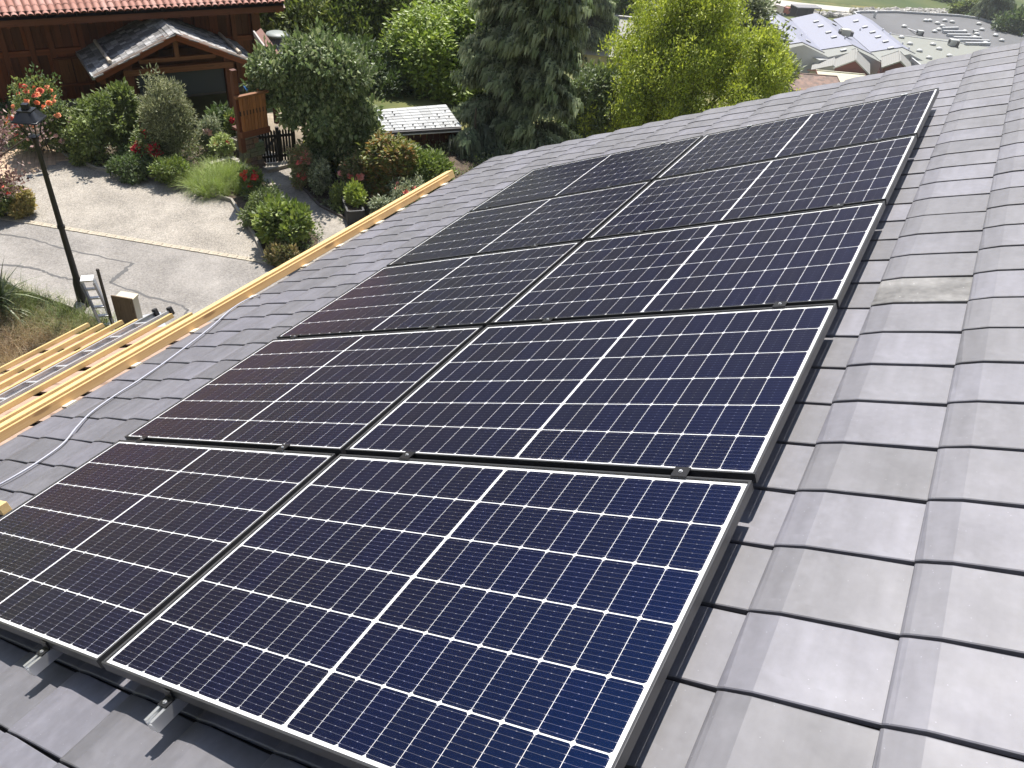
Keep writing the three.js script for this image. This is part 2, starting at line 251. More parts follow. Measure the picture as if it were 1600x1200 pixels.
// ------------------------------------------------------------------ terrain: level forecourt, then a slope down to the valley floor
function groundY(x, z) { const s = x * .45 - z * .893; const t = clamp((s - 15.5) / 130); const h = GY - .015 - 52.8 * (1 - Math.pow(1 - t, 1.55)); return h + (t > 0 && t < 1 ? .25 * Math.sin(x * .31) * Math.sin(z * .23) * Math.min(1, t * 30) : 0) ; }
{
  const xs = [], zs = []; for (let i = -60; i <= 60; i++) { const t = i / 60; xs.push(-10 + Math.sign(t) * (Math.abs(t) * 70 + Math.pow(Math.abs(t), 4) * 900)); zs.push(-20 + Math.sign(t) * (Math.abs(t) * 90 + Math.pow(Math.abs(t), 4) * 1100)); }
  const pos = [], uv = [], idx = []; for (const z of zs) for (const x of xs) { pos.push(x, groundY(x, z), z); uv.push(x, z); }
  const n = xs.length; for (let j = 0; j < n - 1; j++) for (let i = 0; i < n - 1; i++) { const a = j * n + i; idx.push(a, a + n, a + 1, a + 1, a + n, a + n + 1); }
  const g = new THREE.BufferGeometry(); g.setAttribute('position', new THREE.Float32BufferAttribute(pos, 3)); g.setAttribute('uv', new THREE.Float32BufferAttribute(uv, 2)); g.setIndex(idx); g.computeVertexNormals();
  const m = tex(512, (u, v) => { const a = fbm(u * 5, v * 5, 5, 5, 61), b = fbm(u * 60, v * 60, 60, 3, 62); return mix3(mix3([.075, .10, .022], [.19, .17, .055], clamp((a - .35) * 3)), [.05, .07, .02], clamp((b - .4) * 1.3)); }, { rep: .035 });
  structure('ground', g, mat({ map: m, roughness: .95 }));
}
const aggregate = tex(1024, (u, v) => { const a = fbm(u * 6, v * 6, 6, 4, 71), b = hash2(Math.floor(u * 340), Math.floor(v * 340), 5), c = fbm(u * 120, v * 120, 120, 3, 73); const t = .78 + .5 * (a - .5) + .45 * (b - .5) * (b > .75 || b < .2 ? 1.5 : .6) + .5 * (c - .5); return [.36 * t, .33 * t, .285 * t]; }, { rep: .28 });
const asphalt = tex(1024, (u, v) => { const a = fbm(u * 5, v * 5, 5, 5, 81), b = hash2(Math.floor(u * 400), Math.floor(v * 400), 6), c = fbm(u * 120, v * 120, 120, 3, 83); const t = .80 + .55 * (a - .5) + .35 * (b - .5) + .45 * (c - .5); return [.305 * t, .287 * t, .264 * t]; }, { rep: .26 });
const pathTex = tex(512, (u, v) => { const a = fbm(u * 8, v * 8, 8, 5, 91), b = fbm(u * 70, v * 70, 70, 3, 93); const t = .75 + .6 * (a - .5) + .5 * (b - .5); return [.36 * t, .33 * t, .285 * t]; }, { rep: .4 });
const soilTex = tex(512, (u, v) => { const a = fbm(u * 9, v * 9, 9, 5, 95), b = fbm(u * 60, v * 60, 60, 3, 97); const t = .6 + .9 * (a - .5) + .9 * (b - .5); return [.13 * t, .098 * t, .068 * t]; }, { rep: .5 });
const P2 = l => l.map(([x, y]) => gp(x, y));
const sheet = (name, px, Y, m, sm) => structure(name, sheetGeo(sm ? smooth(P2(px), sm) : P2(px), GY + Y), m);
const bump = (s, k) => ({ bumpMap: tex(512, (u, v) => fbm(u * 90, v * 90, 90, 3, s), { data: true, rep: .3 }), bumpScale: k });
const aggMat = mat({ map: aggregate, roughness: .95, ...bump(7, .006) }), asphMat = mat({ map: asphalt, roughness: .93, ...bump(8, .004) }), pathMat = mat({ map: pathTex, roughness: .95 }), soilMat = mat({ map: soilTex, roughness: 1 });
const stoneMat = mat({ map: tex(512, (u, v) => { const a = fbm(u * 7, v * 7, 7, 5, 101); const t = .65 + .8 * (a - .5); return [.46 * t, .43 * t, .37 * t]; }), roughness: .9 });
sheet('forecourt', [[-420, 215], [20, 262], [112, 246], [250, 260], [330, 280], [408, 262], [470, 262], [560, 350], [640, 420], [520, 470], [415, 410], [10, 342], [-400, 275]], .002, aggMat);
sheet('road', [[-500, 262], [10, 343], [415, 411], [560, 436], [560, 640], [-200, 620], [-600, 400]], .006, asphMat);
sheet('garden_path', [[402, 272], [425, 258], [462, 255], [462, 280], [500, 322], [556, 350], [610, 372], [500, 420], [498, 378], [470, 338], [440, 305]], .006, pathMat);
const settMat = mat({ map: stoneMat.map, color: C(1.32, 1.25, 1.13), roughness: .9 });
sheet('gravel_yard', [[380, 205], [420, 190], [500, 190], [520, 225], [470, 254], [405, 262]], .004, mat({ map: pathTex, color: C(1.15, 1.1, 1), roughness: 1 }));
// joint strip of pale setts between forecourt and road
{
  const a = gp(-300, 291), b = gp(10, 342), c = gp(415, 410), d = gp(560, 434), r = rng(3), t = thing('sett_strip', 'narrow pale strip of setts crossing the forecourt between gravel paving and road', 'paving strip', [0, GY + .006, 0]);
  for (const [p, q] of [[a, b], [b, c], [c, d]]) { const L = p.distanceTo(q), n = Math.round(L / .24); for (let i = 0; i < n; i++) { const s = p.clone().lerp(q, (i + .5) / n); mesh('sett', rbox(.236, .03, .15, .004), settMat, t, [s.x, .002 + r() * .004, s.z], [0, Math.atan2(-(q.z - p.z), q.x - p.x) + (r() - .5) * .08, 0]); } }
}
// tar seams in the road
{
  const m = mat({ color: C(.085, .083, .082), roughness: .7 });
  const strip = (px, w) => { const p = smoothLine(P2(px)), l = [], rr = []; p.forEach((q, i) => { const a = p[Math.max(0, i - 1)], b = p[Math.min(p.length - 1, i + 1)], n = V3(-(b.z - a.z), 0, b.x - a.x).normalize(), k = w * (.6 + .8 * vn(i * .7, 3, 64, 5)) / 2; l.push(q.clone().addScaledVector(n, k)); rr.push(q.clone().addScaledVector(n, -k)); }); structure('tar_seam', sheetGeo([...l, ...rr.reverse()], GY + .010), m); };
  function smoothLine(p) { const o = []; for (let i = 0; i < p.length - 1; i++) for (let k = 0; k < 8; k++) o.push(p[i].clone().lerp(p[i + 1], k / 8).add(V3((vn(i * 8 + k, 1, 64, 7) - .5) * .06, 0, (vn(i * 8 + k, 9, 64, 7) - .5) * .06))); o.push(p[p.length - 1]); return o; }
  strip([[-60, 352], [0, 366], [50, 374], [105, 391], [206, 411]], .045); strip([[207, 411], [190, 428], [171, 441]], .09); strip([[171, 441], [228, 463], [284, 478], [294, 486], [285, 497]], .05); strip([[-40, 412], [35, 417], [65, 423], [88, 433], [118, 437]], .06);
}
// herringbone brick patio in front of the chalet
{
  const t = sheet('patio', [[-260, 215], [-20, 190], [40, 205], [112, 246], [72, 262], [25, 279], [-60, 285]], .006, mat({ color: C(.36, .30, .24), roughness: .95 }), 0);
  const g = rbox(.205, .03, .1, .006), im = new THREE.InstancedMesh(g, mat({ color: C(1, 1, 1), roughness: .9 }), 2600), r = rng(9), M = new THREE.Matrix4(), a = gp(40, 235); let k = 0;
  const poly = P2([[-260, 215], [-20, 190], [40, 205], [112, 246], [72, 262], [25, 279], [-60, 285]]), inside = (x, z) => { let c = false; for (let i = 0, j = poly.length - 1; i < poly.length; j = i++) if ((poly[i].z > z) != (poly[j].z > z) && x < (poly[j].x - poly[i].x) * (z - poly[i].z) / (poly[j].z - poly[i].z) + poly[i].x) c = !c; return c; };
  for (let i = -45; i < 45; i++) for (let j = -45; j < 45 && k < 2600; j++) { const x = a.x + i * .212 * .8 - j * .107 * .6, z = a.z + i * .212 * .6 + j * .107 * .8; if (!inside(x, z)) continue; M.makeRotationY(-.64).setPosition(x, GY + .004 + r() * .004, z); im.setMatrixAt(k, M); const s = .8 + .4 * r(); im.setColorAt(k++, C(.50 * s, .37 * s, .26 * s)); }
  im.count = k; im.name = 'brick'; im.userData.kind = 'stuff'; t.add(im);
}
// planting beds: soil slightly mounded
const bedPolys = { left: [[-70, 215], [30, 178], [200, 176], [330, 200], [398, 225], [400, 270], [425, 300], [470, 340], [498, 372], [490, 400], [440, 424], [418, 412], [396, 366], [362, 314], [300, 296], [240, 277], [185, 270], [150, 264], [112, 248], [60, 215]], right: [[462, 262], [500, 240], [700, 225], [800, 260], [700, 330], [580, 378], [556, 350], [500, 322], [463, 284]] };
sheet('flower_bed', bedPolys.left, .02, soilMat); sheet('flower_bed', bedPolys.right, .02, soilMat);
{
  // low concrete edging of the beds
  const t = thing('bed_edging', 'thin concrete edging between the forecourt gravel and the long flower bed', 'edging'), line = P2([[60, 216], [112, 249], [150, 265], [185, 271], [240, 278], [300, 297], [362, 315], [396, 367], [418, 413]]);
  for (let i = 0; i < line.length - 1; i++) { const a = line[i].clone().setY(GY + .05), b = line[i + 1].clone().setY(GY + .05); mesh('edging_stone', barGeo(a, b, .06, .1), stoneMat, t); }
  const t2 = thing('path_edging', 'stone edging along the garden path by the planters', 'edging'), l2 = P2([[463, 284], [500, 323], [556, 351], [590, 366]]);
  for (let i = 0; i < l2.length - 1; i++) mesh('edging_stone', barGeo(l2[i].clone().setY(GY + .03), l2[i + 1].clone().setY(GY + .03), .05, .08), mat({ color: C(.12, .10, .09) }), t2);
  const t3 = thing('road_kerb', 'pale kerb stones between the road and the grass bank by the lamp post', 'kerb'), l3 = P2([[-120, 400], [-40, 425], [38, 455], [92, 473], [130, 487]]), r = rng(8);
  for (let i = 0; i < l3.length - 1; i++) { const n = Math.max(1, Math.round(l3[i].distanceTo(l3[i + 1]) / .9)); for (let k = 0; k < n; k++) { const a = l3[i].clone().lerp(l3[i + 1], k / n).setY(GY + .06), b = l3[i].clone().lerp(l3[i + 1], (k + .985) / n).setY(GY + .06 + r() * .01); mesh('kerb_stone', barGeo(a, b, .22, .14), stoneMat, t3); } }
  sheet('grass_bank', [[-300, 380], [-120, 402], [-40, 427], [38, 457], [92, 475], [130, 489], [170, 510], [170, 640], [-300, 640]], .03, mat({ color: C(.10, .085, .04), roughness: 1 }));
}
// mountains that enclose the valley, out of sight above the picture but mirrored in the panels
{
  const pos = [], idx = [], uv = [], NA = 160, NR = 14;
  for (let i = 0; i < NA; i++) { const a = i / NA * Math.PI * 2; for (let j = 0; j < NR; j++) { const t = j / (NR - 1), R = 620 + 1500 * t, px = Math.cos(a) * 3 + 10, pz = Math.sin(a) * 3 + 10; const h = (520 + 420 * (vn(px, pz, 64, 5) - .3) + 160 * (vn(px * 4, pz * 4, 64, 9) - .5)) * Math.pow(Math.sin(t * Math.PI / 2), 1.15) * 1.25 + 60 * t * (vn(px * 9 + t * 7, pz * 9, 128, 12) - .5) - 60.5; pos.push(Math.cos(a) * R, h, Math.sin(a) * R); uv.push(a * R / 1, R); } }
  for (let i = 0; i < NA; i++) for (let j = 0; j < NR - 1; j++) { const a = i * NR + j, b = ((i + 1) % NA) * NR + j; idx.push(a, b, a + 1, b, b + 1, a + 1); }
  const g = new THREE.BufferGeometry(); g.setAttribute('position', new THREE.Float32BufferAttribute(pos, 3)); g.setAttribute('uv', new THREE.Float32BufferAttribute(uv, 2)); g.setIndex(idx); g.computeVertexNormals();
  structure('hills', g, new THREE.MeshStandardMaterial({ map: tex(512, (u, v) => { const a = fbm(u * 8, v * 8, 8, 5, 151), b = fbm(u * 50, v * 50, 50, 3, 152); return mix3(mix3([.022, .035, .016], [.05, .07, .026], clamp(b * 1.6 - .4)), [.10, .12, .05], clamp((a - .62) * 5)); }, { rep: .003 }), roughness: 1, side: THREE.DoubleSide }));
}
// ------------------------------------------------------------------ wooden chalet
const CH = { x: -22.22, z: -13.12, a: THREE.MathUtils.degToRad(63) };
{
  const t = thing('wooden_chalet', 'dark red-brown wooden chalet with shuttered window and shingled porch gable behind the flower bed', 'chalet', [CH.x, GY, CH.z], CH.a);
  const r = rng(31), W0 = -6, W1 = 8.2, H = 3.1, D = 9;
  mesh('wall', box(W1 - W0, H + 1, D, (W0 + W1) / 2, (H - 1) / 2 + .0, -D / 2 - .05), darkWoods[0], t);
  // cladding boards, each one of its own, two tiers split by the horizontal beam
  for (let x = W0, i = 0; x < W1 - .02; i++) { const w = Math.min(W1 - x, .24 + r() * .06); for (const [a, b] of [[-1, 1.68], [1.86, 3.05]]) mesh('wall_board', wbox(w - .008, b - a, .03 + r() * .008, x + w / 2, (a + b) / 2, .0), darkWoods[Math.floor(r() * 4)], t); x += w; }
  mesh('beam', wbox(W1 - W0, .17, .12, (W0 + W1) / 2, 1.77, .03), darkWoods[3], t);
  for (const x of [-4, -2, -.8, .46, 1.2, 1.74, 2.62, 6.2, 7.4, 8.1]) mesh('post', wbox(.16, 2.85 + 1, .14, x, .93, .04), darkWoods[2], t);
  // window with two closed shutters and a sill
  const win = mesh('window', wbox(1.0, .84, .05, 2.2, 1.13, .035), darkWoods[0], t);
  for (const s of [-1, 1]) { const sh = mesh('shutter', wbox(.40, .72, .035, 2.2 + s * .225, 1.15, .085), redWood, win); }
  mesh('sill', wbox(1.05, .06, .16, 2.2, .74, .10), darkWoods[3], win); mesh('lintel', wbox(1.0, .05, .14, 2.2, 1.56, .10), darkWoods[1], win);
  const win2 = mesh('window', wbox(.9, .8, .05, -1.4, 1.1, .035), darkWoods[0], t); for (const s of [-1, 1]) mesh('shutter', wbox(.40, .70, .035, -1.4 + s * .225, 1.12, .085), redWood, win2);
  mesh('plinth', box(W1 - W0, .5, .16, (W0 + W1) / 2, .02, .06), mat({ color: C(.22, .20, .18), roughness: .9 }), t);
  // corner gallery end on the right
  mesh('corner_post', wbox(.28, 3.9, .3, 8.15, 1.0, .05), darkWoods[1], t);
  // eave: soffit boards, rafters, gutter, tiled roof
  const eave = 1.3, pitch = .42, up = z => 3.02 + (eave - z) * Math.tan(pitch);
  mesh('soffit', barGeo(V3(1.15, 2.97, eave - .02), V3(1.15, 2.97 + 1.35 * Math.tan(pitch), -.07), W1 - W0 + 1.2, .03), darkWoods[1], t);
  for (let x = W0 + .2; x < W1 + .5; x += .72) mesh('rafter', wbar(V3(x, 2.88, eave - .06), V3(x, 2.88 + 1.36 * Math.tan(pitch), -.1), .1, .14), darkWoods[2], t);
  mesh('fascia', wbox(W1 - W0 + 1.1, .3, .04, 1.13, 3.03, eave), darkWoods[1], t);
  const gut = new THREE.CylinderGeometry(.11, .11, W1 - W0 + 1.1, 14, 1, true, Math.PI / 2, Math.PI).rotateZ(Math.PI / 2).rotateX(Math.PI / 2 * 0).translate(1.13, 3.2, eave + .12);
  const gt = mesh('gutter', gut, new THREE.MeshStandardMaterial({ color: C(.03, .03, .033), metalness: .5, roughness: .4, side: THREE.DoubleSide }), t);
  for (let x = W0 + .5; x < W1 + .4; x += .8) mesh('bracket', box(.02, .1, .17, x, 3.18, eave + .1), blackMetal, gt);
  const rf = mesh('roof', barGeo(V3(1.13, 3.24, eave + .06), V3(1.13, 3.24 + 4.2 * Math.tan(pitch), eave + .06 - 4.2), W1 - W0 + 1.15, .06), mat({ color: C(.16, .08, .06), roughness: .9 }), t);
  const clay = [[.46, .24, .19], [.40, .20, .155], [.50, .29, .24]].map(c => mat({ color: C(...c), roughness: .85 })), parts = [[], [], []];
  const tg = new THREE.CylinderGeometry(.085, .095, .40, 6, 1, true, -Math.PI / 2, Math.PI).rotateX(-Math.PI / 2);
  for (let k = 0; k < 12; k++) for (let x = W0 - .5; x < W1 + .65; x += .2) { const z = eave + .12 - k * .34, g = tg.clone().rotateX(pitch).rotateY((r() - .5) * .03).translate(x, 3.285 + (eave + .06 - z) * Math.tan(pitch) + r() * .008, z - .12); parts[Math.floor(r() * 3)].push(g); }
  parts.forEach((p, i) => { const m = mesh('roof_tile_field', merge(p), new THREE.MeshStandardMaterial({ color: clay[i].color, roughness: .85, side: THREE.DoubleSide }), t); m.userData.kind = 'stuff'; });
  // porch: gable roof with grey wooden shingles on posts, truss in front
  const zf = 2.55, ax = 4.9, ay = 2.72, lx = 2.5, ly = 1.70, rx = 7.32, ry = 1.65;
  const shing = [.38, .8, 1.15, .62].map(k => mat({ map: woodMap([.42, .415, .41], [.27, .265, .26], 57), color: C(k, k, k), roughness: .85 }));
  for (const [ex, ey, s] of [[lx, ly, -1], [rx, ry, 1]]) {
    const A = V3(ax, ay, 0), B = V3(ex, ey, 0), L = A.distanceTo(B), dir = B.clone().sub(A).normalize(), nor = V3(-dir.y, dir.x, 0).multiplyScalar(s > 0 ? 1 : -1);
    const mid = A.clone().add(B).multiplyScalar(.5);
    const slab = mesh('porch_roof', barGeo(V3(mid.x, mid.y, zf), V3(mid.x, mid.y, -.02), L, .05).rotateZ(0), darkWoods[1], t);
    slab.geometry = (() => { const g = box(L, .05, zf + .02, 0, 0, zf / 2); g.rotateZ(Math.atan2(dir.y, dir.x)); return g.translate(mid.x, mid.y, 0); })();
    const rows = 13, list = [[], [], [], []]; let cnt = 0;
    for (let k = 0; k < rows; k++) for (let z = .03; z < zf + .04;) {
      const w = .13 + r() * .08, d = (rows - k - .5) / rows * L + .03, p = A.clone().addScaledVector(dir, d).addScaledVector(nor, .042 + .006 * r());
      const g = box(.30, .022 + r() * .016, w - .012, 0, 0, 0).rotateZ(Math.atan2(dir.y, dir.x) + (s > 0 ? .07 : -.07)).rotateY((r() - .5) * .03).translate(p.x, p.y, Math.min(z + w / 2, zf + .03));
      if (s < 0 && cnt++ < 300 || s > 0 && cnt++ < 300) mesh('shingle', g, shing[Math.floor(r() * 4)], slab); z += w;
    }
    mesh('verge_board', wbar(V3(ax, ay - .04, zf + .05), V3(ex + s * .05, ey - .06, zf + .05), .05, .2), darkWoods[3], t);
    mesh('verge_cover', wbar(V3(ax, ay + .07, zf + .05), V3(ex + s * .08, ey + .05, zf + .05), .09, .025), mat({ map: woodMap([.20, .16, .13], [.12, .09, .07], 59), roughness: .8 }), t);
    // snow guard log
    const q = A.clone().addScaledVector(dir, L * .78).addScaledVector(nor, .14); mesh('snow_log', limbGeo(V3(q.x, q.y, .25), V3(q.x, q.y, zf - .15), .055, .055, 10), mat({ map: woodMap([.55, .47, .38], [.40, .33, .26], 58), roughness: .8 }), t);
    mesh('purlin', wbar(V3(ex - s * .15, ey - .16, 0), V3(ex - s * .15, ey - .16, zf - .05), .16, .16), darkWoods[2], t);
  }
  for (let k = 0; k < 11; k++) for (const s of [-1, 1]) mesh('ridge_shingle', box(.22, .018, .27, s * .085, 0, 0).rotateZ(-s * .41).translate(ax, ay + .075 + k * .001, .15 + k * .235), shing[k % 4], t);
  mesh('gutter_end', box(.10, .12, zf, lx - .08, ly - .02, zf / 2), new THREE.MeshStandardMaterial({ color: C(.45, .47, .48), metalness: .5, roughness: .4 }), t);
  for (const x of [3.42, 6.42]) mesh('porch_post', wbox(.24, 3.4, .24, x, .22, zf - .25), darkWoods[1], t);
  mesh('tie_beam', wbox(3.3, .18, .2, 4.92, 1.69, zf - .2), redWood, t); mesh('collar_beam', wbox(2.3, .12, .14, 4.92, 1.99, zf - .19), redWood, t);
  mesh('king_post', wbox(.14, .75, .12, 4.9, 2.4, zf - .18), redWood, t);
  for (const s of [-1, 1]) mesh('brace', wbar(V3(4.9, 2.72, zf - .2), V3(4.9 + s * 1.9, 1.86, zf - .2), .1, .13), redWood, t);
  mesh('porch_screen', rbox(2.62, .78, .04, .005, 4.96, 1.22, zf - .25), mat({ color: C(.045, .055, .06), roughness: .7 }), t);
  mesh('porch_back_wall', box(3.2, 2.6, .04, 4.9, .3, .1), darkWoods[0], t);
  mesh('porch_floor', box(5, .12, 2.6, 5, -.12, 1.3), stoneMat, t);
  mesh('roof_ground_gable', polyGeo([[V3(8.2, 3.05, -.1), V3(8.2, 3.05, -9), V3(8.2, 5.6, -6.4)]]), darkWoods[0], t);
}
{
  const a = atD(397, 52, 26.2), b = atD(427, 94, 24.6), t = thing('corner_canopy', 'narrow sloping canopy with pale edge at the right corner of the chalet', 'canopy'), u = V3(.25, 0, .55);
  mesh('edge_board', wbar(a, b, .05, .16), mat({ color: C(.42, .39, .36), roughness: .8 }), t); mesh('deck', polyGeo([[a, b, b.clone().sub(u), a.clone().sub(u)]]), darkWoods[1], t); mesh('post', wbar(b.clone().add(V3(-.1, -.1, 0)), b.clone().add(V3(-.1, -1.9, 0)), .12, .12), darkWoods[0], t);
  const c = atD(394, 99, 24.4), d = atD(416, 150, 23.4), s = thing('stair_slab', 'pale stone stair cheek leaning beside the porch post above the balcony', 'stairs'); mesh('slab', barGeo(c, d, .42, .08), stoneMat, s); for (let i = 0; i < 6; i++) mesh('tread', barGeo(c.clone().lerp(d, i / 6).add(V3(.2, .05, .1)), c.clone().lerp(d, i / 6).add(V3(.6, .05, -.5)), .16, .05), stoneMat, s);
}
const chP = (x, y, z) => V3(CH.x + Math.cos(CH.a) * x + Math.sin(CH.a) * z, GY + y, CH.z - Math.sin(CH.a) * x + Math.cos(CH.a) * z);
// ------------------------------------------------------------------ balcony front, stone pillar, blue parasol roof and picket gate right of the porch
{
  const r = rng(41);
  const P = atD(376, 181, 21.6), Q = atD(416, 179, 22.0), yaw = Math.atan2(-(Q.z - P.z), Q.x - P.x), L = P.distanceTo(Q);
  const t = thing('wooden_balcony', 'orange-brown balcony railing of upright boards with slots between porch post and picket gate', 'balcony', [P.x, P.y, P.z], yaw);
  const n = 8, w = L / n; for (let i = 0; i < n; i++) mesh('railing_board', wbox(w - .012, .92, .028, (i + .5) * w, 0, 0), orangeWoods[Math.floor(r() * 3)], t);
  for (let i = 0; i <= n; i += 1) mesh('slot', box(.026, .12, .04, i * w, .05, .002), mat({ color: C(.02, .012, .01) }), t);
  mesh('handrail', wbox(L + .2, .06, .12, L / 2, .49, 0), orangeWoods[0], t); mesh('floor_beam', wbox(L + .1, .16, .12, L / 2, -.53, -.02), darkWoods[1], t);
  const n2 = 2; for (let i = 0; i < n2; i++) mesh('side_board', wbox(.028, .92, .17, L + .02, 0, -.1 - i * .18), orangeWoods[Math.floor(r() * 3)], t);
  mesh('floor', box(L, .06, .5, L / 2, -.47, -.27), darkWoods[0], t);
  mesh('post', wbox(.14, 2.2, .14, .02, .05, -.14), darkWoods[0], t);
  // stone pillar under it
  const B = gp(398, 262), s = thing('stone_pillar', 'rough stone wall end under the wooden balcony left of the picket gate', 'stone wall', [B.x, GY, B.z], yaw);
  for (let y = 0, k = 0; y < 1.15; k++) { const h = .09 + r() * .08; for (let x = -.35; x < .1;) { const wd = .14 + r() * .2; mesh('stone', rbox(wd - .012, h - .012, .3, .012, x + wd / 2, y + h / 2, r() * .03), mat({ map: stoneMat.map, color: C(.55 + .3 * r(), .5 + .25 * r(), .42 + .2 * r()), roughness: .95 }), s); x += wd; } y += h; }
  mesh('core', box(.5, 1.1, .25, -.1, .55, -.06), mat({ color: C(.1, .09, .08) }), s);
  // gate
  const g0 = gp(404, 257), g1 = gp(462, 251), ga = Math.atan2(-(g1.z - g0.z), g1.x - g0.x), gl = g0.distanceTo(g1);
  const g = thing('picket_gate', 'black wooden picket gate with a diagonal brace at the end of the garden path', 'gate', [g0.x, GY, g0.z], ga), bm = mat({ color: C(.012, .011, .011), roughness: .7 });
  const np = 13; for (let i = 0; i < np; i++) { const sh = new THREE.Shape(); sh.moveTo(-.03, 0); sh.lineTo(.03, 0); sh.lineTo(.03, .93); sh.lineTo(0, .985); sh.lineTo(-.03, .93); sh.closePath(); mesh('picket', new THREE.ExtrudeGeometry(sh, { depth: .022, bevelEnabled: false }), bm, g, [(i + .4) * gl / np, .04, 0]); }
  for (const y of [.2, .82]) mesh('rail', box(gl, .08, .03, gl / 2, y, -.02), bm, g); mesh('brace', barGeo(V3(.05, .22, -.02), V3(gl * .55, .8, -.02), .028, .07), bm, g);
  for (const x of [0, gl * .58, gl]) mesh('post', box(.09, 1.08, .09, x, .54, -.03), bm, g);
  // sandy bank behind the gate
  const m = structure('gravel_mound', new THREE.SphereGeometry(1, 20, 10, 0, 6.3, 0, 1.5).scale(1.5, .75, 1.2), mat({ map: pathTex, color: C(1.1, 1, .85), roughness: 1 })); const mp = gp(446, 214); m.position.set(mp.x, GY - .1, mp.z);
  // blue and white folded parasol cloth on the balcony
  const bp = atD(402, 146, 22.6); const pb = thing('blue_tarpaulin', 'blue and white folded tarpaulin lying on the balcony beside the porch', 'tarpaulin', [bp.x, bp.y, bp.z], yaw);
  const fold = (c, x, w) => { const pg = new THREE.PlaneGeometry(w, .5, 8, 5).rotateX(-1.0), p = pg.attributes.position; for (let i = 0; i < p.count; i++) p.setY(i, p.getY(i) + .04 * Math.sin(p.getX(i) * 22) + .03 * r()); pg.computeVertexNormals(); return mesh('fold', pg, new THREE.MeshStandardMaterial({ color: c, roughness: .6, side: THREE.DoubleSide }), pb, [x, 0, 0]); };
  fold(C(.03, .16, .42), -.05, .45); fold(C(.75, .76, .78), .22, .3);
  // planters of roses on the bed wall
  const tr = (px, py, w, h, label) => { const p = gp(px, py), o = thing('stone_trough', label, 'planter', [p.x, GY + .25, p.z], yaw); mesh('trough', (() => { const q = []; q.push(rbox(w, h, .03, .008, 0, h / 2, .13), rbox(w, h, .03, .008, 0, h / 2, -.13), rbox(.03, h, .23, .008, w / 2 - .015, h / 2, 0), rbox(.03, h, .23, .008, -w / 2 + .015, h / 2, 0)); return merge(q); })(), stoneMat, o); mesh('soil', box(w - .06, .02, .23, 0, h - .05, 0), soilMat, o); };
  tr(352, 250, .6, .22, 'pale stone flower trough on the bed wall, the longer one'); tr(375, 243, .28, .3, 'pale square stone pot beside the stone pillar');
  const gw = thing('garden_wall', 'low pale stone border wall of the flower bed beside the grass tuft', 'low wall'); const wl = P2([[330, 268], [362, 258], [384, 268], [391, 292]]);
  for (let i = 0; i < wl.length - 1; i++) { const nn = Math.round(wl[i].distanceTo(wl[i + 1]) / .3) || 1; for (let k = 0; k < nn; k++) mesh('stone', barGeo(wl[i].clone().lerp(wl[i + 1], k / nn).setY(GY + .12), wl[i].clone().lerp(wl[i + 1], (k + .95) / nn).setY(GY + .12), .16, .24 + r() * .05), stoneMat, gw); }
  const p0 = gp(468, 256), p1 = gp(405, 268); const slab = thing('stone_step', 'pale stone slab lying at the foot of the picket gate', 'step'); mesh('slab', barGeo(gp(415, 268).setY(GY + .06), gp(452, 258).setY(GY + .06), .3, .1), stoneMat, slab);
}
